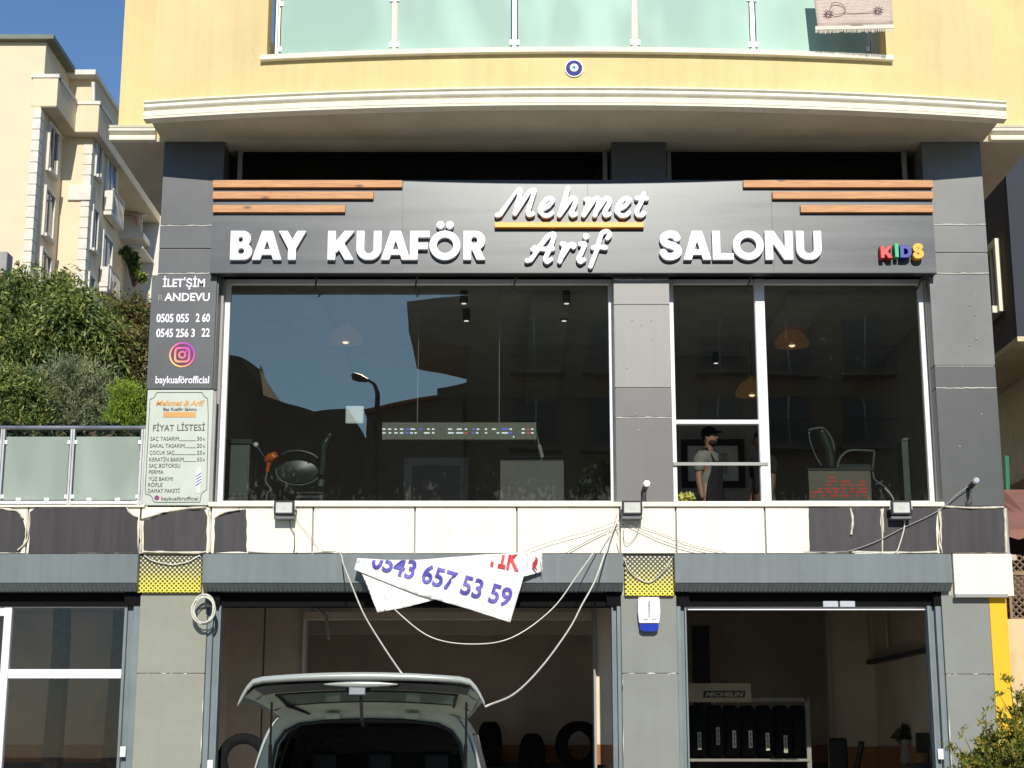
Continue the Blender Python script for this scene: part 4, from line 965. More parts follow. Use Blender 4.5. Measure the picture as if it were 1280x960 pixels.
# floodlights
def floodlight(px, py, label, tilt=0):
    c = P(px, py, -.17); T = thing('floodlight', c, label, 'floodlight', 'floodlights on the cream band')
    w_, h = .105, .075
    MB().box(c[0] - w_, c[0] + w_, -.2, -.15, c[2] - h, c[2] + h).build('housing', M['plastic'], T, bev=.01)
    MB().box(c[0] - w_ + .022, c[0] + w_ - .022, -.206, -.199, c[2] - h + .022, c[2] + h - .022).build('lens', mat('led lens', (.62, .62, .58), .15), T, bev=.002)
    MB().box(c[0] - .03, c[0] + .03, -.208, -.205, c[2] - .02, c[2] + .02).build('led_chip', mat('led chip', (.55, .53, .45), .3), T)
    MB().box(c[0] - w_ - .012, c[0] - w_ - .002, -.18, -.05, c[2] - .015, c[2] + .015).box(c[0] + w_ + .002, c[0] + w_ + .012, -.18, -.05, c[2] - .015, c[2] + .015).box(c[0] - w_ - .01, c[0] + w_ + .01, -.056, -.05, c[2] - .015, c[2] + .015).build('bracket', M['steel'], T)
    MB().box(c[0] - w_, c[0] + w_, -.18, -.06, c[2] - h - .04, c[2] - h - .012).build('driver_box', mat('grey alloy', (.14, .14, .15), .4), T, bev=.006)
    return T
floodlight(355.5, 635, 'black floodlight below the big window, leftmost of the three on the cream band')
floodlight(790, 635, 'black floodlight under the central pillar where the cables gather')
floodlight(1126, 635, 'black floodlight over the dark film, below the right window')
def cctv(px, py, label, wht):
    c = P(px, py, -.12); T = thing('security_camera', (c[0], 0, c[2]), label, 'camera')
    MB().tube([(c[0] - .02, -.02, c[2] - .02), (c[0] - .01, -.2, c[2] + .015)], .028, 14).build('housing', M['plastic'], T, smooth=True)
    MB().tube([(c[0] - .01, -.18, c[2] + .015), (c[0] - .005, -.235, c[2] + .028)], .027, 14).build('hood', M['cornice'] if wht else M['plastic'], T, smooth=True)
    MB().tube([(c[0] - .005, -.246, c[2] + .028), (c[0] - .005, -.25, c[2] + .029)], .03, 14).build('lens', M['glass_car'] if 0 else M['chrome'], T)
    MB().tube([(c[0] - .03, -.01, c[2] - .17), (c[0] - .03, -.08, c[2] - .12), (c[0] - .02, -.1, c[2] - .04)], .012, 8).build('arm', M['steel'], T, smooth=True)
    MB().lathe([(.035, .0), (.035, -.015)], (c[0] - .03, -.004, c[2] - .17), 'y', 14).build('base', M['plastic'], T)
cctv(808, 610, 'small bullet camera on the foot of the central pillar above the floodlight', True)
cctv(1217, 606, 'small bullet camera low on the far right pillar', True)
# alarm siren
c = P(811, 768, -.05); T = thing('alarm_siren', (c[0], 0, ZP(789, -.05)), 'white alarm siren box with blue lens on the central pillar', 'alarm')
ol = [(797.5, 748), (799, 746.5), (823, 746.5), (824.5, 748), (825.5, 765), (824, 779), (799, 779), (797.3, 765)]
MB().prism([(XP(x, y, -.08), ZP(y, -.08)) for x, y in ol], -.09, -.004).build('housing', M['white'], T, bev=.008)
ol = [(799.3, 780), (823.7, 780), (823, 787), (819, 789.5), (804, 789.5), (800, 787)]
MB().prism([(XP(x, y, -.08), ZP(y, -.08)) for x, y in ol], -.085, -.004).build('lens', mat('blue lens', (.02, .05, .38), .15), T, bev=.008)
o = lettering('PARADOX', 0, 22, 770, 3, -.0935, M['ink'], T, .0); # vertical print
me = o.data; co = np.empty(len(me.vertices) * 3); me.vertices.foreach_get('co', co); co = co.reshape(-1, 3); co[:, 0] -= co[:, 0].min(); co[:, 2] -= co[:, 2].min()
xx, zz = co[:, 0].copy(), co[:, 2].copy(); wx = ZP(751, -.09) - ZP(772, -.09); zz = zz / max(zz.max(), 1e-6) * .024; xx = xx / xx.max() * wx
co[:, 0] = XP(812.5, 760, -.09) - ORG[T].x - zz * -1 - .02; co[:, 2] = ZP(751, -.09) - ORG[T].z - xx; me.vertices.foreach_set('co', co.ravel()); me.update()
lettering('444 1 234', 804, 820, 775.2, 2.2, -.0935, M['ink'], T, .0)

# cables
def cable(pts, r, m, label, Y=None, grp=None):
    q = [P(*p) if len(p) == 3 else P(p[0], p[1], Y) for p in pts]
    q = [(a_[0] + random.uniform(-.009, .009), a_[1], a_[2] + random.uniform(-.009, .009)) if 0 < i_ < len(q) - 1 else a_ for i_, a_ in enumerate(q)]
    o = MB().tube([tuple(p) for p in catmull(q, 6)], r * .72, 7).build('cable', m, smooth='all'); tag(o, label, 'cable', grp); return o
cable([(772, 650, -.1), (765, 668, -.2), (755, 695, -.4), (742, 727, -.7), (727, 757, -1.2), (712, 785, -1.8), (680, 829, -3), (645, 865, -4.2), (607, 883, -5.0)], .011, M['cable'], 'thick white cable swinging from the central pillar down to the open van tailgate')
cable([(771, 655, -.1), (755, 672, -.2), (722, 717, -.45), (690, 762, -.7), (640, 796, -.9), (590, 806, -.9), (540, 796, -.8), (500, 768, -.62), (480, 745, -.5)], .008, M['cable'], 'slack cable looping low beneath the torn white banner')
cable([(310, 689, -.06), (340, 690, -.06), (390, 690, -.06), (423, 690, -.1), (430, 705, -.4), (440, 732, -1), (455, 768, -1.8), (480, 810, -3.2), (503, 843, -4.6)], .010, M['cable'], 'white cable dropping left of the banner onto the van roof')
cable([(776, 650), (740, 664), (700, 674), (672, 682), (655, 690)], .004, M['gcable'], 'thin grey wire from the central floodlight to the right end of the banner', -.1)
cable([(780, 655), (757, 664), (735, 676), (706, 692)], .006, M['gcable'], 'short grey wire slanting over the cream band left of the centre', -.08)
cable([(781, 654), (820, 672), (850, 684), (885, 692)], .005, M['gcable'], 'lower of two thin wires slanting right from the central floodlight', -.08)
cable([(785, 653), (826, 667), (860, 679), (907, 691)], .004, M['gcable'], 'upper of two thin wires slanting right from the central floodlight', -.07)
cable([(799, 650), (797, 665), (789, 677), (783, 680), (779, 672), (780, 660)], .005, M['gcable'], 'small loop of wire hanging below the central floodlight', -.08)
cable([(772, 640), (769, 655), (772, 668), (771, 680), (775, 692)], .006, M['cable'], 'pale wire running down the joint beside the central floodlight', -.07)
cable([(1005, 690), (1050, 690), (1066, 687), (1095, 676), (1130, 660), (1170, 640), (1198, 617), (1210, 608)], .007, M['gcable'], 'grey cable rising over the dark film to the right camera', -.08)
cable([(1131, 650), (1130, 662), (1125, 680), (1118, 690), (1100, 692), (1068, 692)], .010, M['cable'], 'white cable curling from the right floodlight along the band edge', -.08)
cable([(1106, 610, .2), (1115, 620, .1), (1117, 628, -.1), (1119, 634, -.15)], .006, M['gcable'], 'short wire coming out of the right window to its floodlight')
cable([(362, 646), (363, 658), (367, 668), (368, 682), (367, 691), (372, 691)], .006, M['bcable'], 'dark wire hanging from the left floodlight', -.08)
cable([(368, 640), (372, 652), (385, 668), (396, 682), (403, 688), (424, 690), (443, 697)], .0035, M['gcable'], 'thin wire from the left floodlight to the banner corner', -.08)
cable([(180, 694), (190, 700), (205, 704), (218, 705), (235, 701), (250, 694)], .009, M['cable'], 'pale cord sagging over the left dotted cover', -.08)
cable([(780, 697), (786, 712), (798, 723), (812, 727), (822, 722), (832, 710), (840, 698)], .008, M['cable'], 'pale cord sagging over the central dotted cover', -.08)
CO = thing('cable_coil', P(255.5, 782, -.12), 'coiled white cable hung beside the left ground floor pillar', 'cable')
cc = P(255.5, 762, -.12)
for k in range(6):
    a0 = random.uniform(0, 6); rx, rz = .112 + random.uniform(-.018, .012), .148 + random.uniform(-.02, .012); oy = -.12 - k * .012
    dx, dz_ = random.uniform(-.012, .012), random.uniform(-.015, .01)
    MB().tube([(cc[0] + dx + rx * math.cos(a0 + 2 * math.pi * t / 30), oy + .006 * math.sin(t), cc[2] + dz_ + rz * math.sin(a0 + 2 * math.pi * t / 30)) for t in range(31)], .0065, 6).build('loop', M['cable'], CO, smooth='all')
MB().box(cc[0] + .0, cc[0] + .08, -.11, -.02, cc[2] + .02, cc[2] + .12).build('junction_box', M['plastic'], CO, bev=.006)

# banner
YN = -.30
wave = lambda X, Z: .014 * np.sin(5 * X + 2 * Z) + .009 * np.sin(15 * X + 30 * Z) + .02 * np.sin(2.3 * X + 1) 
bm_ = mat('white banner vinyl', (.86, .82, .79), .55, var=.05, scale=6)
BN = thing('banner', P(550, 775, YN), 'torn white banner with blue phone number twisted across the middle shutter box', 'banner')
def cr(x, y): return (430 + x / 4.741, 670 + y / 4.741)
def sheet(outline, Y, name):
    pts = [cr(*p) for p in outline]; w2 = [Vector((XP(x, y, Y), 0, ZP(y, Y))) for x, y in pts]
    bm = bmesh.new(); vs = [bm.verts.new(p) for p in w2]; fc = bm.faces.new(vs)
    bmesh.ops.triangulate(bm, faces=bm.faces[:])
    xs_ = [p.x for p in w2]; zs_ = [p.z for p in w2]
    for k in range(1, 40):
        bmesh.ops.bisect_plane(bm, geom=bm.verts[:] + bm.edges[:] + bm.faces[:], plane_co=(min(xs_) + (max(xs_) - min(xs_)) * k / 40, 0, 0), plane_no=(1, 0, 0))
    for k in range(1, 18):
        bmesh.ops.bisect_plane(bm, geom=bm.verts[:] + bm.edges[:] + bm.faces[:], plane_co=(0, 0, min(zs_) + (max(zs_) - min(zs_)) * k / 18), plane_no=(0, 0, 1))
    for v_ in bm.verts: v_.co.y = Y + float(wave(v_.co.x, v_.co.z))
    bmesh.ops.recalc_face_normals(bm, faces=bm.faces[:])
    me = bpy.data.meshes.new(name); bm.to_mesh(me); bm.free()
    o = finish(name, me, bm_, BN, smooth='all'); md = o.modifiers.new('s', 'SOLIDIFY'); md.thickness = .003; md.offset = 0; return o
sheet([(62, 200), (78, 133), (250, 142), (430, 142), (620, 128), (860, 108), (1000, 100), (1098, 92), (1090, 150), (1040, 325), (985, 512), (760, 440), (540, 376), (430, 345), (275, 285), (150, 235)], YN, 'front_sheet')
sheet([(100, 205), (125, 240), (200, 455), (380, 420), (540, 376), (600, 330), (400, 250)], YN + .03, 'back_sheet')
sheet([(1060, 105), (1175, 85), (1174, 208), (1065, 240)], YN + .03, 'torn_end')
bi = mat('blue banner ink', (.06, .05, .34), .6, var=.4, scale=14, col2=(.13, .11, .45)); ri = mat('red banner ink', (.70, .05, .06), .6, var=.3, scale=14)
q0 = P(*cr(78, 150), YN); q1 = P(*cr(1098, 106), YN)
def topclip(a, b):
    p0, p1 = Vector(P(*cr(*a), YN)), Vector(P(*cr(*b), YN)); d = (p1 - p0).normalized(); nn = Vector((-d.z, 0, d.x));
    if nn.z < 0: nn = -nn
    return (p0, nn)
rot = math.atan2(66, 230)
a, b = cr(160, 195), cr(160 + 845, 195)
tm = lettering('0543 657 53 59', a[0] - 1, b[0] + 1, cr(0, 184)[1], 24, YN - .013, bi, BN, .025, rot=rot, clip=[topclip((78, 146), (620, 142))], fn=wave)
a, b = cr(900, 0), cr(1060, 0)
lettering('TİK', cr(840, 0)[0], cr(1040, 0)[0], cr(0, 170)[1], 26, YN - .013, ri, BN, .03, rot=R(10), clip=[topclip((620, 134), (1090, 102))], fn=wave)
for ex, ey in ((84, 150), (972, 490), (1080, 112)):
    q_ = P(*cr(ex, ey), YN); yy_ = YN + float(wave(q_[0], q_[2])) - .003
    MB().tube([(q_[0] + .012 * math.cos(k_), yy_, q_[2] + .012 * math.sin(k_)) for k_ in [2 * math.pi * j_ / 12 for j_ in range(13)]], .004, 5).build('eyelet', M['steel'], BN, smooth='all')
MB().tube([P(678, 690, YN), P(676, 700, YN), P(678, 712, YN)], .004, 5).build('loose_thread', M['cable'], BN)
MB().tube([P(669 + 2 * math.sin(k), 696 + k * 2.2, YN + .02) for k in range(9)], [.004, .012, .016, .018, .018, .016, .012, .008, .004], 5).build('red_mark', ri, BN)

# ================================================================== SALON CONTENTS
def at(px, py, Y): return Vector(P(px, py, Y))
# hanging led sign
YD = .75
T = thing('hanging_message_board', P(573, 550, YD), 'long narrow message board hung on two wires inside the big window', 'led sign')
x0_, x1_, z0_, z1_ = XP(477.5, 540, YD), XP(670.5, 540, YD), ZP(549.5, YD), ZP(528, YD)
MB().box(x0_, x1_, YD, YD + .07, z0_, z1_).build('housing', mat('olive grey housing', (.23, .23, .18), .5), T, bev=.004)
lw, lb, lr = led_mat('white led', (.8, .85, .9), 1.2), led_mat('blue led', (.1, .15, .9), 1.2), led_mat('red led', (.9, .1, .08), .9)
lm = {0: MB(), 1: MB(), 2: MB()}
for (a, b, row, c) in [(478, 482, 0, 0), (485, 489, 0, 0), (493, 496, 0, 0), (500, 504, 0, 0), (507, 512, 0, 1), (513, 519, 0, 0), (524, 528, 0, 1), (534, 537, 0, 0), (540, 543, 0, 0), (560, 565, 0, 0), (571, 577, 0, 0), (581, 584, 0, 0), (590, 594, 0, 1), (596, 599, 0, 0), (606, 609, 0, 0), (615, 620, 0, 0), (627, 636, 0, 1), (637, 640, 0, 0), (652, 656, 0, 0), (659, 662, 0, 2), (664, 667, 0, 0),
                       (478, 482, 1, 0), (486, 489, 1, 0), (493, 497, 1, 0), (500, 504, 1, 0), (507, 511, 1, 1), (513, 516, 1, 0), (518, 521, 1, 0), (530, 537, 1, 0), (540, 543, 1, 0), (560, 567, 1, 0), (570, 579, 1, 0), (581, 584, 1, 2), (590, 593, 1, 1), (595, 598, 1, 0), (606, 609, 1, 0), (621, 624, 1, 0), (627, 635, 1, 0), (637, 640, 1, 1), (652, 656, 1, 0), (659, 662, 1, 2), (664, 667, 1, 0), (641, 643, 2, 0)]:
    y = (536.3, 541, 546)[row]; lm[c].box(XP(a, y, YD), XP(b, y, YD), YD - .004, YD - .001, ZP(y + 1.0, YD), ZP(y - .6, YD))
for c, m in ((0, lw), (1, lb), (2, lr)): lm[c].build('led_row', m, T)
for x in (521.5, 624): MB().tube([(XP(x, 528, YD), YD + .03, z1_), (XP(x, 528, YD), YD + .03, SZ1)], .006, 6).build('wire', M['wire'], T)
MB().tube([tuple(p) for p in catmull([P(670, 540, YD), P(673, 552, YD), P(677, 570, YD), P(676, 590, YD), P(677, 610, YD), P(675, 628, YD)], 5)], .008, 6).build('power_cord', M['gcable'], T)
MB().tube([P(674, 556, YD - .01), P(678, 572, YD - .01)], .02, 8).build('switch', M['joint'], T)
# white router plate on glass
o = MB().box(XP(431, 516, .24), XP(454, 516, .24), .305, .33, ZP(528, .24), ZP(505.5, .24)).build('door_sensor', M['white'], bev=.012)
o.name = 'wireless_antenna'; tag(o, 'white rounded square antenna plate fixed on the big window', 'antenna')
# left cabinet
T = thing('display_cabinet', P(300, 630, .8), 'grey cabinet standing in the lower left corner of the big window', 'cabinet')
MB().box(XP(280, 600, .8), XP(311, 600, .8), .8, 1.2, SZ0, ZP(556, .8)).build('body', M['grey_green'], T, bev=.004)
MB().box(XP(280, 600, .8), XP(314, 600, .8), .78, 1.22, ZP(555, .8), ZP(549, .8)).build('top', M['leather'], T, bev=.004)
MB().box(XP(282, 600, .8), XP(309, 600, .8), .79, .799, ZP(620, .8), ZP(558, .8)).build('door', M['grey_green'], T, bev=.003)
# hair dryer on a stand
T = thing('hair_dryer', P(335, 630, .9), 'orange hair dryer on a stand beside the grey cabinet in the window', 'hair dryer')
om = mat('orange plastic', (.85, .18, .02), .35)
MB().tube([at(333, 577, .9), at(337, 573, .88), at(343, 571, .86), at(345, 574, .85)], [.03, .055, .06, .04], 12).build('barrel', om, T, smooth=True)
MB().tube([at(337, 576, .88), at(334, 590, .9)], [.03, .018], 10).build('handle', om, T, smooth=True)
MB().tube([at(320, 556, .9), at(326, 565, .9), at(333, 576, .9)], .014, 8).build('arm', M['chrome'], T)
MB().ball(at(320, 556, .88), .03, .03, .03, 8).build('clamp', M['white'], T, smooth=True)
MB().tube([tuple(p) for p in catmull([at(334, 590, .9), at(332, 602, .9), at(338, 612, .9), at(333, 625, .9), (XP(334, 630, .9), .9, SZ0)], 5)], .009, 6).build('cord', M['gcable'], T)
# barber chair, left: curved back, oval seat seen through the glass
def oval_chair():
    Y = 1.0; T = thing('barber_chair', (XP(373, 620, Y), Y, SZ0), 'black barber chair with oval back and chrome rim behind the big window', 'barber chair', 'barber chairs')
    c = at(373, 590, Y)
    MB().lathe([(.2, .06), (.235, .05), (.245, .0), (.22, -.04), (.1, -.055), (.01, -.06)], (0, 0, 0), 'y', 32).build('backrest', M['leather'], T, smooth=True, org=None)
    bk = [o for o in T.children if o.name.startswith('backrest')][-1]
    co = np.empty(len(bk.data.vertices) * 3); bk.data.vertices.foreach_get('co', co); co = co.reshape(-1, 3) + np.array(ORG[T])
    co[:, 2] *= .60; co += np.array(c) - np.array(ORG[T]); bk.data.vertices.foreach_set('co', co.ravel()); bk.data.update()
    MB().tube([(c[0] + .245 * math.cos(a), c[1] - .01, c[2] + .147 * math.sin(a)) for a in [2 * math.pi * k / 36 for k in range(37)]], .013, 8).build('rim', M['grey_green'], T, smooth='all')
    MB().tube([tuple(p) for p in catmull([at(350, 570, Y - .15), at(360, 565, Y - .15), at(375, 564, Y - .15), at(390, 568, Y - .15), at(398, 574, Y - .15)], 5)], .022, 10).build('armrest', M['leather'], T, smooth='all')
    for px, py in ((362, 569), (385, 571)): MB().tube([at(px, py, Y - .12), at(px + 1, py + 12, Y)], .01, 8).build('armrest_post', M['chrome'], T)
    v = []; pts = [(414, 543), (409, 550), (405, 560), (404, 575), (403, 588), (402, 595)]
    mb = MB()
    cp = [at(x, y, Y - .05) for x, y in pts]
    mb.tube([tuple(p) for p in catmull(cp, 4)], [.05] * 5 + [.055] * 5 + [.05] * 5 + [.045] * 6, 12); mb.build('side_pad', M['leather'], T, smooth='all')
    MB().tube([at(403, 595, Y), at(401, 608, Y)], .035, 10).build('lever', M['grey_green'], T, smooth=True)
    MB().box(c[0] - .24, c[0] + .28, Y + .1, Y + .55, SZ0 + .42, SZ0 + .52).build('seat', M['leather'], T, bev=.04)
    MB().lathe([(.3, 0), (.3, .03), (.06, .07), (.05, .42)], (c[0], Y + .3, SZ0), 'z', 24).build('base', M['chrome'], T, smooth=True)
    MB().box(c[0] + .0, c[0] + .3, Y - .15, Y - .1, ZP(625, Y), ZP(622, Y)).box(c[0] + .0, c[0] + .3, Y - .15, Y - .1, ZP(619, Y), ZP(617.5, Y)).build('footrest', M['chrome'], T, bev=.003)
oval_chair()
def side_chair():
    Y = 1.0; T = thing('barber_chair', (XP(1050, 620, Y), Y, SZ0), 'black barber chair in side view with open steel arm frame behind right window', 'barber chair', 'barber chairs')
    MB().tube([tuple(p) for p in catmull([at(1011, 539, Y), at(1013, 552, Y), at(1020, 570, Y), at(1028, 584, Y)], 5)], .012, 8).build('back_tube', M['chrome'], T, smooth='all')
    mb = MB(); pts = [tuple(p) for p in catmull([at(1026, 538, Y), at(1031, 550, Y), at(1037, 565, Y), at(1040, 588, Y)], 5)]
    mb.tube(pts, .055, 12); mb.build('backrest', M['leather'], T, smooth='all')
    MB().tube([tuple(p) for p in catmull([at(1010, 538, Y), at(1018, 536, Y), at(1030, 536, Y), at(1040, 550, Y), at(1043, 565, Y)], 5)], .014, 8).build('headrest', M['grey_green'], T, smooth='all')
    MB().tube([tuple(p) for p in catmull([at(1046, 586, Y - .1), at(1050, 573, Y - .1), at(1060, 564, Y - .1), at(1075, 563, Y - .1), at(1093, 564, Y - .1)], 5)], .016, 8).build('armrest', M['grey_green'], T, smooth='all')
    MB().tube([at(1093, 564, Y - .1), at(1091, 585, Y - .1)], .014, 8).build('arm_post', M['grey_green'], T)
    MB().box(at(1046, 580, Y)[0], at(1090, 580, Y)[0], Y - .05, Y + .5, ZP(590, Y), ZP(580, Y)).build('seat', M['leather'], T, bev=.03)
    MB().lathe([(.28, 0), (.28, .03), (.06, .07), (.05, .35)], (at(1066, 600, Y)[0], Y + .25, SZ0), 'z', 24).build('base', M['chrome'], T, smooth=True)
    MB().tube([at(1095, 606, Y), at(1104, 602, Y)], .016, 8).build('lever', M['chrome'], T)
side_chair()
# red led board
YD = .55
T = thing('led_board', P(1050, 627, YD), 'grey led board with red text leaning on the sill of the right window', 'led sign')
x0_, x1_ = XP(1011, 607, YD), XP(1089, 607, YD)
MB().box(x0_, x1_, YD, YD + .08, ZP(627.5, YD), ZP(588, YD)).build('housing', mat('brown grey screen', (.20, .165, .125), .5), T, bev=.003)
MB().box(x0_ - .01, x1_ + .03, YD - .01, YD + .09, ZP(588, YD), ZP(585.5, YD)).build('top_trim', M['leather'], T)
rd = led_mat('red led text', (.8, .03, .02), .4); mb = MB()
dots = {0: (1033, 1045), 1: (1036, 1047), 2: (1031, 1038)}
rows_ = [(597, [(1035, 1045)]), (602, [(1037, 1046), (1052, 1061), (1074, 1080)]), (606.5, [(1032, 1038), (1052, 1056), (1062, 1067), (1072, 1081)]), (611.3, [(1023, 1028), (1031, 1037), (1040, 1049), (1052, 1057), (1062, 1068), (1073, 1083)]), (615.3, [(1014, 1029), (1032, 1039), (1043, 1049), (1052, 1057), (1061, 1066), (1070, 1084)]), (619.8, [(1014, 1019), (1026, 1031), (1038, 1046), (1052, 1062), (1070, 1073), (1081, 1086)])]
for y, sp_ in rows_:
    for a, b in sp_:
        x = a
        while x < b: mb.box(XP(x, y, YD), XP(x + 1.1, y, YD), YD - .004, YD - .001, ZP(y + random.uniform(.6, 1.5), YD), ZP(y - random.uniform(.6, 1.5), YD)); x += 1.7
mb.build('led_text', rd, T)
MB().tube([tuple(p) for p in catmull([at(1091, 590, YD), at(1094, 600, YD - .02), at(1108, 610, YD - .1), at(1116, 622, YD - .15), at(1117, 628, .36)], 5)], .008, 6).build('cord', M['gcable'], T)
T = thing('display_stand', P(1134, 628, .9), 'tall narrow grey panel standing at the right side of the right window', 'panel')
MB().box(XP(1129, 590, .9), XP(1139, 590, .9), .9, 1.15, SZ0, ZP(550, .9)).build('panel', M['grey_green'], T, bev=.004)
MB().box(XP(1128, 550, .9), XP(1140, 550, .9), .89, 1.16, ZP(550, .9), ZP(548, .9)).build('cap', M['frame_grey'], T)
# pendant lamps
brass = led_mat('amber lit lamp shade', (.80, .38, .12), .07); brass.node_tree.nodes['Principled BSDF'].inputs['Roughness'].default_value = .35
def pendant(px, py, Y, label):
    c = at(px, py, Y); T = thing('pendant_lamp', c, label, 'pendant lamp', 'brass pendant lamps')
    MB().lathe([(.21, 0), (.20, .06), (.14, .15), (.05, .2), (.03, .24)], c, 'z', 24).build('shade', brass, T, smooth=True)
    MB().tube([(c[0], c[1], c[2] + .24), (c[0], c[1], SZ1)], .006, 6).build('cord', M['bcable'], T)
    MB().ball((c[0], c[1], c[2] + .03), .05, .05, .05, 8).build('bulb', led_mat('warm bulb', (1, .75, .45), 2.2), T, smooth=True)
pendant(432, 428, 2.2, 'brass pendant lamp nearest the left edge of the big window'); pendant(990, 432, 2.2, 'brass pendant lamp behind the right window'); pendant(940, 494, 3.2, 'lower brass pendant lamp seen above the open casement')
dl = led_mat('ceiling spot light', (1, .95, .85), 1.6)
for px, py, t in ((580, 362, 'beside the wire of the message board'), (583, 400, 'in second row above the message board'), (708, 362, 'near the central pillar'), (705, 400, 'in second row near the central pillar'), (895, 453, 'above the casement window')):
    Y = .565 + (SZ1 - EYE) / math.tan(TH + math.atan((480 - py) / F)) + CAMY - .565 if 0 else (SZ1 - .13 - EYE) / math.tan(TH + math.atan((480 - py) / F)) + CAMY
    Y = min(max(Y, .9), 6.2); c = Vector((XP(px, py, Y), Y, SZ1 - .14))
    T = thing('ceiling_spotlight', c, 'small ceiling spotlight ' + t + ' inside the salon', 'spotlight', 'ceiling spotlights')
    MB().lathe([(.035, 0), (.045, .012), (.045, .14)], c, 'z', 14).build('can', M['plastic'], T); MB().lathe([(.028, -.004), (.028, -.001)], c, 'z', 12).build('lens', dl, T)
# framed pictures
T = thing('framed_picture', P(890, 608, 3.9), 'dark framed picture on the wall behind the barber', 'picture')
fx0, fx1, fz0, fz1 = XP(852, 580, 3.9), XP(931, 580, 3.9), ZP(609, 3.9), ZP(549, 3.9)
MB().box(fx0, fx1, 3.93, 3.97, fz0, fz1).build('mat_board', M['salon_ceil'], T)
MB().box(fx0, fx1, 3.9, 3.96, fz1 - .08, fz1).box(fx0, fx1, 3.9, 3.96, fz0, fz0 + .08).box(fx0, fx0 + .08, 3.901, 3.96, fz0 + .08, fz1 - .08).box(fx1 - .08, fx1, 3.901, 3.96, fz0 + .08, fz1 - .08).build('frame', M['black'], T)
MB().box(fx0 + .22, fx1 - .22, 3.92, 3.929, fz0 + .18, fz1 - .18).build('print', M['salon_wall'], T)
T = thing('salon_mirror', P(545, 629, 3.5), 'large pale framed mirror panel low behind the message board', 'mirror')
fx0, fx1, fz0, fz1 = XP(505, 600, 3.5), XP(585, 600, 3.5), ZP(640, 3.5), ZP(572, 3.5)
MB().box(fx0, fx1, 3.5, 3.56, fz1 - .1, fz1).box(fx0, fx0 + .1, 3.5, 3.56, fz0, fz1 - .101).box(fx1 - .1, fx1, 3.5, 3.56, fz0, fz1 - .101).build('frame', M['salon_ceil'], T)
MB().box(fx0 + .1, fx1 - .1, 3.52, 3.55, fz0, fz1 - .1).build('glass', M['salon_wall'], T)
T = thing('counter', P(670, 629, 2.6), 'grey counter block low in the right half of the big window', 'counter')
MB().box(XP(625, 600, 2.6), XP(705, 600, 2.6), 2.6, 3.1, SZ0, ZP(572, 2.6)).build('body', mat('grey counter', (.2, .2, .19), .6), T, bev=.01)
MB().box(XP(623, 600, 2.6), XP(707, 600, 2.6), 2.58, 3.12, ZP(572, 2.6) + .001, ZP(570, 2.6)).build('top', M['salon_wall'], T)

# ---- foliage maker
def leaves(name, clumps, n, size, m, parent, seed=1, asp=2.2, droop=.3, org=None, up=0.0, spray=0.0):
    r = np.random.default_rng(seed); cl = np.array(clumps, float); wts = (cl[:, 3] * cl[:, 4] * cl[:, 5]) ** .75; wts /= wts.sum()
    idx = r.choice(len(cl), n, p=wts); d = r.normal(size=(n, 3)); d /= np.linalg.norm(d, axis=1)[:, None]
    rad = r.uniform(.25, 1.0, n) ** .45 * (1 + .12 * r.normal(size=n))
    p = cl[idx, :3] + d * rad[:, None] * cl[idx, 3:6]
    if spray:                                        # leaves set along short arching twigs
        K = 12; t = np.tile(np.arange(K) / K, n // K + 1)[:n]; g0 = (np.arange(n) // K) * K
        tw = d[g0] * .8 + r.normal(size=(n // K + 1, 3))[np.arange(n) // K] * .5; tw[:, 2] += up * .6; tw /= np.linalg.norm(tw, axis=1)[:, None]
        Ls = (spray * r.uniform(.35, 1.9, n // K + 1))[np.arange(n) // K]
        p = p[g0] + tw * (t * Ls)[:, None] + r.normal(size=(n, 3)) * size * .7; p[:, 2] -= droop * Ls * t * t * 1.6
        d = tw * 1.1
    dirs = d * .7 + r.normal(size=(n, 3)) * .6; dirs[:, 2] += up - droop; dirs /= np.linalg.norm(dirs, axis=1)[:, None]
    nr = np.cross(dirs, r.normal(size=(n, 3))); nr /= np.linalg.norm(nr, axis=1)[:, None]
    s = size * r.uniform(.6, 1.35, n)[:, None]; a = dirs * s * asp / 2; b = nr * s / 2
    nn = np.cross(dirs, nr) * s * .15
    V = np.stack([p - a, p + b + nn, p + a, p - b + nn], 1).reshape(-1, 3)
    me = bpy.data.meshes.new(name); me.vertices.add(4 * n); me.vertices.foreach_set('co', V.ravel())
    me.loops.add(4 * n); me.loops.foreach_set('vertex_index', np.arange(4 * n)); me.polygons.add(n)
    me.polygons.foreach_set('loop_start', np.arange(n) * 4); me.polygons.foreach_set('loop_total', np.full(n, 4)); me.update(); me.validate()
    return finish(name, me, m, parent, org=org)
bark = mat('bark', (.12, .085, .06), .9, var=.3, scale=10, bump=.6, bscale=30)
LM = {'mid': leaf_mat('mid green leaves', [(.04, .075, .02), (.11, .17, .04), (.20, .27, .08), (.36, .38, .17)]),
      'brown': leaf_mat('reddish brown leaves', [(.09, .10, .03), (.20, .15, .07), (.24, .14, .07), (.15, .20, .06), (.10, .13, .04)]),
      'silver': leaf_mat('silvery grey green leaves', [(.12, .16, .10), (.21, .25, .17), (.32, .35, .25), (.10, .13, .07)]),
      'lime': leaf_mat('bright lime leaves', [(.13, .22, .02), (.20, .31, .035), (.29, .40, .06)]),
      'plant': leaf_mat('yellow green leaves', [(.05, .09, .015), (.14, .18, .03), (.26, .26, .05), (.42, .30, .06)]),
      'dark': leaf_mat('blue green dark leaves', [(.015, .03, .02), (.03, .05, .035), (.05, .08, .04)])}
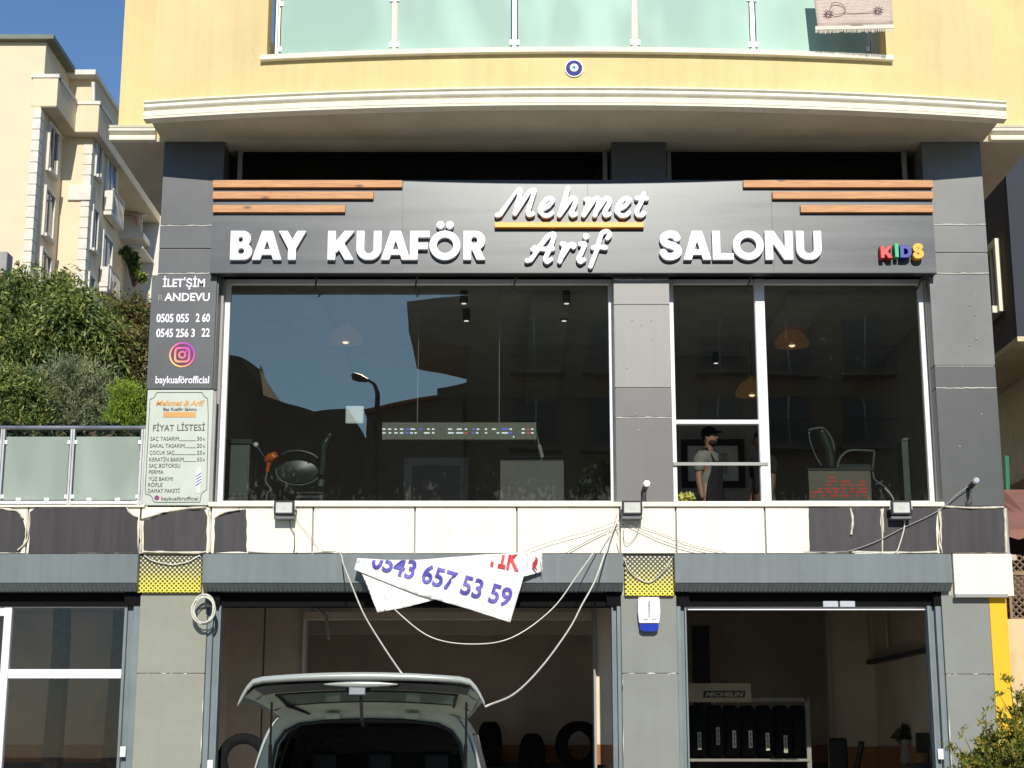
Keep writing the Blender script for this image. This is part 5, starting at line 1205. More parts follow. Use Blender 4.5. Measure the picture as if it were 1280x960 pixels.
def tree(name, label, cat, Y, cpx, n, size, lm, seed, trunk_px, z0=0.0, asp=2.2, up=0.0, group=None, spray=0.0, droop=.3):
    """cpx: crown clumps (px,py,radius px)"""
    random.seed(seed); sc = (Y - CAMY) / F * 1.02
    cl = []
    for (px, py, r) in cpx:
        x, _, z = P(px, py, Y); r_ = r * sc
        cl.append((x, Y + random.uniform(-.5, .5) * r_ * 1.5, z, r_ * .72, r_ * .7, r_ * .62))
        for k in range(11):
            a = random.uniform(0, 6.28); e_ = random.uniform(.8, 1.15); s_ = r_ * random.uniform(.16, .42); cl.append((x + math.cos(a) * r_ * e_, Y + random.uniform(-1.3, .6) * r_, z + math.sin(a) * r_ * e_ * .9, s_ * random.uniform(.8, 1.6), s_, s_ * random.uniform(.6, 1.1)))
    tx = XP(trunk_px, 500, Y); T = thing(name, (tx, Y, z0), label, cat, group)
    zt = max(c[2] for c in cl); tr = MB(); zc = min(c[2] for c in cl)
    tr.tube([(tx, Y, z0), (tx + .05, Y + .05, z0 + (zc - z0) * .5), (tx - .03, Y, zc), (tx + .02, Y, (zc + zt) / 2)], [.16, .13, .10, .04], 8)
    for c in cl[::3]: tr.tube([(tx, Y, zc - .3), ((tx + c[0]) / 2, (Y + c[1]) / 2, (zc + c[2]) / 2), c[:3]], [.06, .04, .012], 6)
    tr.build('trunk', bark, T, smooth=True)
    leaves('crown', cl, n, size, LM[lm], T, seed, asp=asp, up=up, spray=spray, droop=droop); return T
tree('broadleaf_tree', 'large mid green tree with drooping fine leaves left of the facade', 'tree', 12, [(20, 400, 42), (65, 390, 38), (95, 430, 34), (35, 450, 40), (-10, 460, 40), (105, 395, 20), (70, 360, 16), (10, 360, 16), (110, 470, 26)], 56000, .032, 'mid', 3, 40, asp=3.6, up=-.1, spray=.5, droop=.5)
tree('hedge_tree', 'reddish brown and green tree close beside the left pillar', 'tree', 13.5, [(150, 400, 24), (165, 440, 32), (140, 470, 30), (178, 390, 18), (128, 420, 22), (160, 500, 30), (180, 475, 22)], 48000, .030, 'brown', 5, 158, asp=2.4, spray=.3)
tree('silver_shrub', 'silvery grey green shrub behind the left terrace railing', 'shrub', 9, [(80, 495, 26), (105, 510, 26), (55, 505, 24), (120, 490, 18), (95, 475, 16), (85, 525, 24), (130, 520, 20), (60, 530, 20)], 42000, .016, 'silver', 8, 90, asp=6, up=.9, spray=.28, droop=.1)
tree('lime_shrub', 'bright lime green shrub at the right end of the terrace railing', 'shrub', 7, [(160, 505, 15), (168, 520, 17), (152, 522, 15), (163, 495, 9), (150, 535, 12), (172, 535, 12)], 22000, .015, 'lime', 9, 162, asp=2.6, up=1.2, spray=.12, droop=.0)
tree('green_bush', 'dense green bush at the far left behind the terrace railing', 'bush', 8, [(10, 500, 26), (30, 525, 22), (-5, 530, 26), (25, 480, 16), (-30, 490, 30)], 26000, .026, 'mid', 10, 8, asp=3, spray=.3, up=.3)
tree('dark_hedge', 'dark low hedge seen just over the terrace railing', 'hedge', 6, [(20, 545, 14), (60, 548, 14), (100, 548, 14), (140, 546, 14), (175, 548, 12), (-20, 548, 14)], 8000, .045, 'dark', 11, 90)
# plant bottom right
random.seed(4)
T = thing('potted_shrub', (XP(1262, 955, -2), -2, .14), 'loose yellow green shrub in front of the yellow edge at the lower right', 'shrub')
st_ = MB(); cl = []
for (px, py, r) in ((1272, 880, 9), (1278, 905, 13), (1252, 905, 9), (1255, 935, 16), (1235, 935, 9), (1240, 955, 16), (1275, 940, 18), (1262, 955, 18), (1222, 958, 12), (1290, 930, 20), (1205, 952, 5), (1194, 931, 3.5), (1206, 925, 4), (1229, 900, 4), (1226, 960, 10)):
    x, _, z = P(px, py, -2); r_ = r * 14.5 / F; cl.append((x, -2 + random.uniform(-.2, .2), z, r_, r_ * 1.2, r_)); st_.tube([(T.location.x + random.uniform(-.1, .1), -2, .5), ((T.location.x + x) / 2 + .03, -2, (.6 + z) / 2), (x, -2, z + r_ * .8)], [.012, .008, .003], 5)
for px, py in ((1249, 868), (1262, 850)): st_.tube([P(1270, 905, -2), P((1270 + px) / 2, (905 + py) / 2, -2), P(px, py, -2)], [.005, .004, .002], 4); x, _, z = P(px, py, -2); cl.append((x, -2, z, .04, .03, .012))
st_.build('stem', bark, T); leaves('foliage', cl, 9000, .019, LM['plant'], T, 21, asp=2.6, spray=.10, up=.5, droop=.1)
MB().lathe([(.18, 0), (.26, .42), (.28, .42), (.28, .5), (.24, .5), (.24, .42)], (T.location.x, -2, .14), 'z', 24).build('pot', mat('terracotta', (.35, .14, .07), .8), T)
T = thing('window_plant', P(857, 629, .55), 'small leafy plant at the bottom left of the open casement', 'plant')
x, _, z = P(857, 622, .52); leaves('foliage', [(x - .02, .5, z, .07, .06, .04), (x + .04, .5, z + .01, .06, .05, .04), (x - .05, .5, z - .02, .04, .04, .04)], 260, .03, leaf_mat('pale leaves', [(.25, .3, .05), (.5, .5, .16), (.6, .6, .3)]), T, 5)
MB().lathe([(.05, 0), (.065, .1)], (x, .53, z - .16), 'z', 16).build('pot', M['white'], T)
T = thing('indoor_plant', P(750, 628, 1.2), 'dark indoor plant in the lower right corner of the big window', 'plant')
x, _, z = P(750, 600, 1.2); leaves('foliage', [(x, 1.2, z, .16, .15, .2), (x - .12, 1.2, z - .1, .12, .1, .15)], 700, .05, LM['dark'], T, 6); MB().lathe([(.1, 0), (.14, .3)], (x, 1.2, SZ0), 'z', 16).build('pot', M['grey_green'], T)

# ---- people
def skin_obj(name, chains, m, parent, sub=2):
    """chains: list of lists of (pos, radius); vertices at equal positions are shared"""
    vs = []; es = []; rs = []; ix = {}
    for ch in chains:
        prev = None
        for p, r in ch:
            k = tuple(round(c, 4) for c in p)
            if k not in ix: ix[k] = len(vs); vs.append(k); rs.append(r)
            if prev is not None: es.append((prev, ix[k]))
            prev = ix[k]
    me = bpy.data.meshes.new(name); me.from_pydata(vs, es, []); o = finish(name, me, m, parent)
    md = o.modifiers.new('skin', 'SKIN'); md.use_smooth_shade = True
    sv = o.data.skin_vertices[0].data
    for i, r in enumerate(rs): sv[i].radius = (r if isinstance(r, tuple) else (r, r))
    sv[0].use_root = True
    s = o.modifiers.new('sub', 'SUBSURF'); s.levels = sub; s.render_levels = sub
    return o
def person(x, y, z, rot, label, shirt, trousers, hair, cap=None, apron=None, bend=0.0):
    T = thing('person', (x, y, z), label, 'person')
    q = lambda a, b, c: (x + a, y + b, z + c)
    # body: pelvis root, torso, neck, legs, arms (local frame faces +X after rotation)
    def arm(s):
        return [(q(0, .0, 1.38), .12), (q(0, s * .165, 1.385), .055), (q(-.01, s * .225, 1.12), .046), (q(.04 + bend, s * .24, .90), .036), (q(.06 + bend, s * .245, .84), .03)]
    def leg(s): return [(q(0, 0, .92), .15), (q(0, s * .1, .86), .10), (q(.02, s * .11, .47), .065), (q(-.01, s * .11, .09), .045), (q(.10, s * .115, .04), .04), (q(.16, s * .118, .03), .03)]
    chains = [[(q(0, 0, .92), (.11, .15)), (q(0, 0, 1.1), (.10, .135)), (q(0, 0, 1.28), (.12, .155)), (q(0, 0, 1.38), (.10, .15)), (q(.01, 0, 1.47), .055), (q(.02, 0, 1.53), .052), (q(.03, 0, 1.60), (.088, .07)), (q(.03, 0, 1.67), (.085, .072)), (q(.02, 0, 1.72), .05)], arm(1), arm(-1), leg(1), leg(-1)]
    skin_obj('body', chains, M['skin'], T)
    for s in (1, -1):                                            # hands: palm and five fingers
        h = q(.06 + bend, s * .245, .84); w0 = (h[0] + .01, h[1], h[2] - .05)
        ch = [[(h, .026), (w0, (.034, .018))]]
        for k, (dx, L) in enumerate(((.03, .075), (.011, .085), (-.009, .08), (-.028, .06))):
            b0 = (w0[0] + dx, w0[1], w0[2] - .03); ch.append([(w0, (.034, .018)), (b0, .009), (b0[0:1] + (b0[1] - s * .008, b0[2] - L * .5), .008), (b0[0] + .002, b0[1] - s * .03, b0[2] - L * .9) and ((b0[0] + .002, b0[1] - s * .03, b0[2] - L * .9), .007)])
        ch.append([(w0, (.034, .018)), ((w0[0] + .045, w0[1] - s * .01, w0[2] + .0), .011), ((w0[0] + .062, w0[1] - s * .018, w0[2] - .04), .009)])
        skin_obj('hand', ch, M['skin'], T, 1)
    # shirt
    sh = [[(q(0, 0, .90), (.125, .165)), (q(0, 0, 1.1), (.118, .152)), (q(0, 0, 1.28), (.135, .17)), (q(0, 0, 1.38), (.11, .165)), (q(.0, 0, 1.45), .075)]]
    for s in (1, -1): sh.append([(q(0, 0, 1.38), (.11, .165)), (q(0, s * .17, 1.395), .098), (q(-.005, s * .215, 1.28), .08), (q(-.008, s * .225, 1.17), .072)])
    skin_obj('shirt', sh, shirt, T)
    tr = [[(q(0, 0, .93), (.12, .158)), (q(0, 0, .88), (.12, .155))]]
    for s in (1, -1): tr.append([(q(0, 0, .88), (.12, .155)), (q(0, s * .1, .8), .11), (q(.02, s * .11, .47), .082), (q(-.01, s * .11, .10), .07)])
    skin_obj('trousers', tr, trousers, T)
    hd = MB().ball(q(.02, 0, 1.665), .098, .082, .10, 12).build('hair', hair, T, smooth=True)
    fc = MB().ball(q(.035, 0, 1.635), .093, .074, .105, 12); fc.ball(q(.128, 0, 1.63), .020, .016, .022, 8); fc.ball(q(.03, .078, 1.63), .018, .012, .028, 6); fc.ball(q(.03, -.078, 1.63), .018, .012, .028, 6); fc.build('face', M['skin'], T, smooth=True)
    fe = MB().ball(q(.118, .03, 1.655), .012, .014, .009, 6); fe.ball(q(.118, -.03, 1.655), .012, .014, .009, 6); fe.build('eyes', M['black'], T)
    MB().ball(q(.120, 0, 1.592), .010, .026, .007, 6).build('mouth', mat('lips', (.3, .1, .08), .5), T)
    if cap:
        c = MB().ball(q(.02, 0, 1.70), .105, .09, .085, 12); c.ball(q(.12, 0, 1.70), .08, .07, .012, 10); c.build('cap', cap, T, smooth=True)
        MB().ball(q(.065, 0, 1.575), .062, .066, .052, 10).build('beard', hair, T, smooth=True)
    if apron:
        a = MB(); n = 10; v = []
        for i, (zz, hw) in enumerate(((1.33, .10), (1.22, .12), (1.08, .17), (.9, .19), (.6, .2), (.42, .2))):
            for k in range(n + 1):
                t = (k / n - .5) * 2; v.append(q(.165 - .10 * t * t * (hw / .2) + .01 * math.sin(k * 2 + i), t * hw, zz))
        a.add(v, [(i * (n + 1) + k, i * (n + 1) + k + 1, (i + 1) * (n + 1) + k + 1, (i + 1) * (n + 1) + k) for i in range(5) for k in range(n)])
        o = a.build('apron', apron, T, smooth='all'); o.modifiers.new('s', 'SOLIDIFY').thickness = .006
        MB().tube([q(.14, .09, 1.33), q(.04, .085, 1.50), q(-.06, 0, 1.50), q(.04, -.085, 1.50), q(.14, -.09, 1.33)], .009, 6).build('apron_strap', apron, T, smooth=True)
    T.rotation_euler.z = rot; T.scale = (.965, .965, .965)
    return T
wsh = mat('white shirt cloth', (.22, .215, .20), .9, var=.08, scale=8); blk = mat('black cloth', (.012, .012, .014), .9); hr = mat('dark hair', (.015, .011, .009), .7)
person(XP(886, 600, 2.3), 2.3, SZ0, R(-38), 'barber in dark cap, white shirt and black apron behind the open casement', wsh, blk, hr, cap=blk, apron=blk)
person(XP(954, 600, 2.5), 2.5, SZ0, R(200), 'man in dark t-shirt with bare forearm, half hidden by the white mullion', mat('charcoal cloth', (.03, .03, .035), .9), blk, hr)

# ================================================================== GARAGE CONTENTS
def tyre_mesh(r, w_, axis='y'):
    pr = [(r * .60, -w_ * .42), (r * .62, -w_ * .5), (r * .9, -w_ * .5), (r * .97, -w_ * .42), (r, -w_ * .3), (r * .985, -w_ * .1), (r * .985, -w_ * .08), (r, -w_ * .06), (r, w_ * .06), (r * .985, w_ * .08), (r * .985, w_ * .1), (r, w_ * .3), (r * .97, w_ * .42), (r * .9, w_ * .5), (r * .62, w_ * .5), (r * .60, w_ * .42)]
    n = 36; v = []; f = []
    for rr, h in pr:
        for k in range(n):
            a = 2 * math.pi * k / n; v.append((rr * math.cos(a), h, rr * math.sin(a)) if axis == 'y' else (h, rr * math.cos(a), rr * math.sin(a)))
    N = len(pr)
    for i in range(N):
        for k in range(n): f.append((i * n + k, i * n + (k + 1) % n, ((i + 1) % N) * n + (k + 1) % n, ((i + 1) % N) * n + k))
    me = bpy.data.meshes.new('tyre'); me.from_pydata(v, [], f); me.update()
    bm = bmesh.new(); bm.from_mesh(me); bmesh.ops.recalc_face_normals(bm, faces=bm.faces[:]); bm.to_mesh(me); bm.free()
    for p in me.polygons: p.use_smooth = True
    me.materials.append(M['rubber']); return me
ty, tx_ = tyre_mesh(.33, .22, 'y'), tyre_mesh(.31, .2, 'x')
def put_tyre(me, loc, label, rz=0, grp=None, s=1):
    o = bpy.data.objects.new('tyre', me); COL.objects.link(o); o.location = loc; o.rotation_euler.z = rz; o.scale = (s, s, s); ORG[o] = Vector(loc); tag(o, label, 'tyre', grp); return o
c = at(304, 950, .6); put_tyre(ty, c, 'big black tyre standing at the left edge of the middle garage bay', .15, s=.83)
MB().box(c[0] - .2, c[0] + .2, .75, 1.2, .15, c[2] - .27).build('workbench', M['dark']); tag(bpy.data.objects['workbench'], 'dark workbench under the big tyre at the left of the middle bay', 'workbench')
for px, py, Y, l in ((724, 932, 6.0, 'black tyre leaning at the right rear of the middle bay'), (665, 945, 6.4, 'upright black tyre by the rear wall of the middle bay'), (612, 930, 6.6, 'tyre at the rear wall just right of the van')):
    c = at(px, py, Y); put_tyre(ty if px > 700 else tx_, c, l, .3)
    o = MB().box(c[0] - .25, c[0] + .25, Y - .15, Y + .3, .15, c[2] - .32).build('tool_stand', M['dark']); tag(o, 'dark stand carrying the ' + l, 'stand')
YK = 2.6
T = thing('tyre_rack', P(935, 955, YK), 'light metal tyre rack in the right bay', 'rack')
rk = MB(); xk0, xk1 = XP(845, 900, YK), XP(1010, 900, YK)
MB().box(xk0, xk1, YK, YK + .04, ZP(877, YK), ZP(872, YK)).build('top_bar', M['frame_grey'], T)
for x in (xk0, xk1): MB().box(x - .025, x + .025, YK, YK + .05, .15, ZP(872, YK) + .002).build('post', M['frame_grey'], T)
for zz in (ZP(948.5, YK), ZP(950, YK) - .7): MB().box(xk0, xk1, YK - .02, YK + .6, zz - .03, zz).build('shelf', M['frame_grey'], T)
for i, (px, top, la, lb_) in enumerate(((871, 888, 915, 937), (894, 890, 909, 931), (914, 887, 912, 936), (934, 888, 912, 936), (955, 886, 915, 939), (977, 888, 919, 941), (998, 888, 0, 0))):
    z = ZP(948.5, YK) + .31; c = (XP(px, 920, YK + .3), YK + .35, z)
    l = ['leftmost tyre on the rack, paper label on its tread', 'second tyre from the left on the rack, its label set highest', 'third tyre from the left on the rack with a bright label', 'fourth tyre from the left on the rack with a bright label', 'fifth tyre from the left on the rack with a label', 'sixth tyre from the left on the rack, dim label', 'rightmost tyre on the rack without a label'][i]
    o = put_tyre(tx_, c, l, 0, 'tyres on the rack')
    o.scale = (.82, 1, 1)
    if la:
        m_ = MB().box(-.026, .026, -.322, -.311, (la + lb_) / -2 / 108 * 0 - .11, .09).mesh('label'); m_.materials.append(M['sage'] if i in (0, 1, 5) else M['band'])
        k = bpy.data.objects.new('paper_label', m_); COL.objects.link(k); k.parent = o; k.location = (0, 0, ZP((la + lb_) / 2, YK) - c[2] + .01)
        for q in range(3):
            m2 = MB().box(-.006, .009, -.324, -.3225, -.085 + q * .055, -.045 + q * .055).mesh('print'); m2.materials.append(M['ink']); k2 = bpy.data.objects.new('label_print', m2); COL.objects.link(k2); k2.parent = k
T = thing('tyre_brand_plate', P(900, 877, YK - .06), 'cream plate reading MICHELIN on top of the tyre rack', 'sign')
T['label'] = 'cream plate with slanted black lettering on top of the tyre rack'
YM = YK - .05
MB().box(XP(861, 865, YM), XP(939, 865, YM), YM, YM + .03, ZP(877.5, YM), ZP(854, YM)).build('plate', mat('cream plate', (.62, .54, .38), .5), T, bev=.003)
MB().prism([(XP(x, y, YM), ZP(y, YM)) for x, y in ((880, 863.5), (932, 863.5), (931, 872), (878, 872))], YM - .003, YM + .001).build('print_block', M['ink'], T)
lettering('MICHELIN', 882, 929.5, 870.3, 5.2, YM - .0045, mat('cream print', (.7, .62, .45), .5), T, .03, slant=.25)
# misc things at right
T = thing('flower_vase', P(1132, 958, 2.5), 'dark flowers in a pale vase near the right wall of the right bay', 'vase')
x, _, z = P(1132, 925, 2.5); MB().lathe([(.05, 0), (.08, .1), (.05, .25), (.07, .33)], (x, 2.5, z - .33), 'z', 16).build('vase', mat('dusky vase', (.3, .24, .2), .6), T, smooth=True)
leaves('flowers', [(x - .07, 2.5, z + .05, .07, .07, .07), (x + .08, 2.5, z + .03, .07, .07, .06), (x, 2.5, z + .1, .05, .05, .08)], 250, .035, LM['dark'], T, 4)
MB().box(x - .25, x + .35, 2.4, 2.9, .15, z - .33).build('cabinet_base', M['dark']); tag(bpy.data.objects['cabinet_base'], 'dark low cabinet under the flower vase in the right bay', 'cabinet'); bpy.data.objects['cabinet_base'].name = 'low_cabinet'
T = thing('office_chair', P(1065, 958, 3.2), 'dark office chair in front of the orange wall stripe in the right bay', 'chair')
c = at(1062, 935, 3.2); MB().box(c[0] - .22, c[0] - .0, 3.3, 3.36, c[2] - .3, c[2] + .12).build('backrest', M['black'], T, bev=.03); MB().box(c[0] - .3, c[0] + .2, 2.9, 3.3, c[2] - .4, c[2] - .3).build('seat', M['black'], T, bev=.03)
MB().tube([(c[0], 3.1, .25), (c[0], 3.1, c[2] - .4)], .03).build('stem', M['black'], T); MB().lathe([(.3, 0), (.3, .04), (.04, .1)], (c[0], 3.1, .15), 'z', 10).build('base', M['black'], T)
MB().tube([(c[0] + .05, 3.1, c[2] - .25), (c[0] + .13, 3.1, c[2] + .08)], .035).build('armrest', M['black'], T)
T = thing('monitor', P(1158, 932, 1.6), 'dark monitor at the right wall of the right bay', 'monitor')
c = at(1160, 925, 1.6); MB().box(c[0] - .13, c[0] + .2, 1.6, 1.64, c[2] - .14, c[2] + .08).build('screen', M['black'], T, bev=.01); MB().box(c[0], c[0] + .06, 1.62, 1.66, c[2] - .25, c[2] - .14).build('stand', M['black'], T); MB().box(c[0] - .2, c[0] + .25, 1.4, 1.9, c[2] - .3, c[2] - .25).build('desk_top', M['dark'], T)
# emergency light boxes on the lintel
for px, l in ((1038, 'left of two small pale boxes on the right lintel'), (1059, 'right of two small pale boxes on the right lintel')):
    o = MB().box(XP(px - 9.5, 756, -.13), XP(px + 9.5, 756, -.13), -.15, -.121, ZP(759, -.13), ZP(751.5, -.13)).build('motion_sensor', mat('pale sensor', (.5, .52, .55), .4), bev=.006); tag(o, l, 'sensor', 'sensors on the right lintel')

# ================================================================== VAN
VX, VY = -1.035, -4.72
paint = mat('silver white car paint', (.50, .53, .48), .25, metal=.25, var=.02, spec=.6, coat=.6)
trim = mat('grey car trim', (.11, .12, .12), .6); inner = mat('pale green inner panel', (.68, .73, .58), .45)
V = thing('van', (VX, VY + 2, 0), 'silver white van with raised tailgate parked nose toward the middle bay', 'van')
half = [(.80, .36), (.85, .62), (.87, .95), (.835, 1.22), (.775, 1.48), (.715, 1.66), (.64, 1.765), (.52, 1.815), (.26, 1.84), (0, 1.845)]
def ringpts(sx, hz, zs):      # hz: top height, zs lower scale
    o = []
    for (a, b) in half:
        z = b if b < 1.0 else 1.0 + (b - 1.0) * (hz - 1.0) / .845
        o.append((a * sx, min(z, hz) if hz >= 1.0 else min(b, hz)))
    return o
secs = [(0, 1.0, 1.845), (.5, 1.0, 1.86), (1.5, 1.01, 1.87), (2.3, 1.0, 1.84), (2.7, .99, 1.72), (3.3, .98, 1.12), (3.9, .95, 1.02), (4.2, .86, .85)]
v = []; f = []; K = len(half) * 2 - 1
for (dy, sx, hz) in secs:
    r_ = ringpts(sx, hz, 0); full = [(a, b) for a, b in r_] + [(-a, b) for a, b in r_[-2::-1]]
    v += [(VX + a, VY + dy, b) for a, b in full]
for i in range(len(secs) - 1):
    for k in range(K - 1): f.append((i * K + k, i * K + k + 1, (i + 1) * K + k + 1, (i + 1) * K + k))
f.append(tuple((len(secs) - 1) * K + k for k in range(K)))
mb = MB(); mb.add(v, f); body = mb.build('body', paint, V, smooth=True)
md = body.modifiers.new('sub', 'SUBSURF'); md.levels = 2; md.render_levels = 2; md.boundary_smooth = 'PRESERVE_CORNERS'; md = body.modifiers.new('s', 'SOLIDIFY'); md.thickness = .02; md.offset = -1
# rear opening frame: flat ring facing the camera
outer = [(a * .992, b) for a, b in half]; outl = [(a, b) for a, b in outer] + [(-a, b) for a, b in outer[-2::-1]]
inn_ = [(.70, .45), (.715, .62), (.725, .95), (.71, 1.22), (.685, 1.45), (.66, 1.58), (.60, 1.665), (.5, 1.715), (.26, 1.742), (0, 1.748)]
inl = inn_ + [(-a, b) for a, b in inn_[-2::-1]]
v = [(VX + a, VY - .015 + .0 * b, b) for a, b in outl] + [(VX + a, VY + .03, b) for a, b in inl] + [(VX + a, VY + .16, b - .005) for a, b in inl]
f = []
for k in range(K - 1): f += [(k, k + 1, K + k + 1, K + k), (K + k, K + k + 1, 2 * K + k + 1, 2 * K + k)]
mb = MB(); mb.add(v, f); me = mb.mesh('f'); bm = bmesh.new(); bm.from_mesh(me); bmesh.ops.recalc_face_normals(bm, faces=bm.faces[:]); bm.to_mesh(me); bm.free()
finish('rear_frame', me, inner, V, smooth=True)
MB().tube([(VX + a, VY + .02, b) for a, b in inl], .013, 7).build('door_seal', M['plastic'], V, smooth='all')
# interior
MB().box(VX - .70, VX + .70, VY + .2, VY + 3.2, .5, .56).build('load_floor', M['black'], V)
MB().box(VX - .66, VX + .66, VY + .17, VY + 2.6, 1.73, 1.75).build('headliner', M['dark'], V)
for s in (-1, 1): MB().box(VX + s * .70, VX + s * .72, VY + .17, VY + 2.9, .5, 1.30).build('side_trim', M['black'], V)
for x in (-.45, 0, .45):
    MB().box(VX + x - .2, VX + x + .2, VY + 1.1, VY + 1.25, .7, 1.33).build('rear_seat', M['black'], V, bev=.05); MB().box(VX + x - .11, VX + x + .11, VY + 1.15, VY + 1.25, 1.35, 1.52).build('headrest', M['black'], V, bev=.03)
MB().box(VX - .7, VX + .7, VY + 2.9, VY + 2.95, .5, 1.6).build('bulkhead', M['black'], V)
for s in (-1, 1):
    gl = MB(); zz = [(1.12, .848), (1.3, .817), (1.5, .767), (1.62, .728)]
    for (y0_, y1_) in ((.25, 1.15), (1.3, 2.3)):
        vv = [(VX + s * (w_ + .006), VY + yy, z) for z, w_ in zz for yy in (y0_, y1_)]; gl.add(vv, [(2 * i, 2 * i + 1, 2 * i + 3, 2 * i + 2) for i in range(3)])
    o = gl.build('side_window', M['plastic'], V); o.modifiers.new('s', 'SOLIDIFY').thickness = .004
    MB().tube([(VX + s * .858, VY + .2, 1.10), (VX + s * .735, VY + .24, 1.645), (VX + s * .735, VY + 2.3, 1.655), (VX + s * .855, VY + 2.6, 1.10)], .012, 6).build('window_trim', M['chrome'], V)
    MB().box(VX + s * .66, VX + s * .69, VY + .5, VY + 2.3, 1.86, 1.9).build('roof_rail', M['plastic'], V, bev=.01)
MB().add([(VX - .6, VY + 2.72, 1.70), (VX + .6, VY + 2.72, 1.70), (VX + .72, VY + 3.3, 1.16), (VX - .72, VY + 3.3, 1.16)], [(0, 1, 2, 3)]).build('windscreen', M['plastic'], V)
wm = tyre_mesh(.31, .19, 'x'); rimm = MB().lathe([(.19, -.07), (.18, -.08), (.05, -.05), (.04, -.06), (.01, -.06)], (0, 0, 0), 'x', 20).lathe([(.19, .07), (.18, .08), (.05, .05), (.01, .06)], (0, 0, 0), 'x', 20).mesh('rim'); rimm.materials.append(M['chrome'])
for s in (-1, 1):
    for dy in (.75, 3.4):
        wv_ = bpy.data.objects.new('wheel', wm); COL.objects.link(wv_); wv_.parent = V; wv_.location = (s * .79, dy - 2, .45); k = bpy.data.objects.new('rim', rimm); COL.objects.link(k); k.parent = wv_
    MB().box(VX + s * .76, VX + s * .86, VY - .03, VY + .03, .85, 1.2).build('tail_light', mat('red lamp', (.4, .01, .01), .2), V, bev=.02)
    MB().box(VX + s * .5, VX + s * .75, VY + 4.1, VY + 4.2, .68, .82).build('headlight', M['white'], V, bev=.02)
MB().box(VX - .85, VX + .85, VY - .1, VY + .05, .36, .56).build('bumper', trim, V, bev=.03)
# lift V wheels onto pavement height handled by clearance (.14)
# tailgate
HZ, HY = 1.85, VY + .02; TL = 1.12; TZ = .19
def tg(u, t, off=0.0):     # u -1..1 across, t 0 hinge .. 1 free edge
    hw = .68 + (.815 - .68) * t ** .7
    drop = .04 * abs(u) ** 2 + .15 * max(0, abs(u) - .86) / .14 * abs(u) ** 6 * (.35 + .65 * t)
    return (VX + .04 + u * hw, HY - TL * t + .10 * t * abs(u) ** 3, HZ + TZ * t ** .9 + .02 * math.sin(math.pi * t) - drop - off * (1 if abs(u) < .97 else .4))
us = [-1, -.97, -.93, -.88, -.8] + [i / 10 for i in range(-7, 8)] + [.8, .88, .93, .97, 1]; ts = [0, .08, .16, .24, .32, .5, .66, .78, .86, .94, 1]
NU = len(us)
def strip(tl, ul, off, name, m, mod=.0, flip=False):
    v = [tg(u, t, off) for t in tl for u in ul]; n = len(ul); f = [(i * n + k, i * n + k + 1, (i + 1) * n + k + 1, (i + 1) * n + k) for i in range(len(tl) - 1) for k in range(n - 1)]
    o = MB().add(v, f).build(name, m, TG, smooth='all')
    if mod: o.modifiers.new('s', 'SOLIDIFY').thickness = mod
    return o
TG = MB().add([tg(u, t) for t in ts for u in us], [(i * NU + k, (i + 1) * NU + k, (i + 1) * NU + k + 1, i * NU + k + 1) for i in range(len(ts) - 1) for k in range(NU - 1)]).build('tailgate', paint, V, smooth='all')
# free edge lip facing the camera
v = []
for u in us:
    a = tg(u, 1); v += [a, (a[0], a[1] - .02, a[2] - .012), (a[0], a[1] - .022, a[2] - .030 - .012 * (1 - abs(u))), (a[0], a[1] + .02, a[2] - .042 - .012 * (1 - abs(u)))]
MB().add(v, [(4 * i + k, 4 * i + k + 1, 4 * i + k + 5, 4 * i + k + 4) for i in range(NU - 1) for k in range(3)]).build('edge_lip', paint, TG, smooth='all')
ui = [u for u in us if abs(u) <= .97]
strip([.68, .8, .9, .98], [u for u in us if abs(u) <= .88], .062, 'lower_trim', trim)
strip([.0, .08, .16, .22], ui, .045, 'inner_panel', inner); strip([.60, .64, .68], ui, .052, 'inner_panel', inner)
for s in (-1, 1): strip(ts[3:-1], sorted([s * .8, s * .88, s * .97]), .05, 'inner_panel', inner)
strip([.23, .4, .52, .60], [u for u in us if abs(u) <= .8], .040, 'rear_glass', mat('green tinted rear glass', (.26, .33, .26), .08, spec=.8))
MB().tube([tg(u, .605, .058) for u in [x / 10 for x in range(-8, 9)]], .008, 6).tube([tg(-.8, t, .056) for t in (.23, .5, .605)], .010, 6).tube([tg(.8, t, .056) for t in (.23, .5, .605)], .010, 6).build('glass_seal', M['plastic'], TG)
c = tg(-.03, .93, .09); MB().box(c[0] - .055, c[0] + .055, c[1] - .05, c[1] + .03, c[2] - .05, c[2] + .02).build('latch', M['steel'], TG, bev=.006)
MB().box(c[0] - .085, c[0] + .085, c[1] + .031, c[1] + .06, c[2] - .03, c[2] + .03).build('latch_cover', M['plastic'], TG, bev=.01)
MB().ball(tg(.27, .93, .075), .035, .03, .02, 8).build('pull_handle', M['plastic'], TG)
mb = MB()
for i in range(9):
    u = -.30 + .055 * i; a = tg(u, .96, .075)
w3 = [tg(-.3 + .6 * k / 12, .97, .07) for k in range(13)]; MB().tube(w3, [.004 + .022 * math.sin(math.pi * k / 12) for k in range(13)], 8).build('number_lamp_panel', paint, TG, smooth='all')
cc_ = tg(0, .98, .07); MB().tube([(c[0] + .02, c[1], c[2] - .04), (c[0] + .022, c[1] + .1, c[2] - .2), (c[0] + .018, c[1] + .25, 1.70)], .012, 6).build('pull_strap', M['bcable'], TG)
for s in (-.42, .40):
    a = tg(s, .03, .07); MB().box(a[0] - .05, a[0] + .05, a[1] - .06, a[1] + .02, a[2] - .03, a[2] + .01).build('hinge', inner, TG, bev=.006)
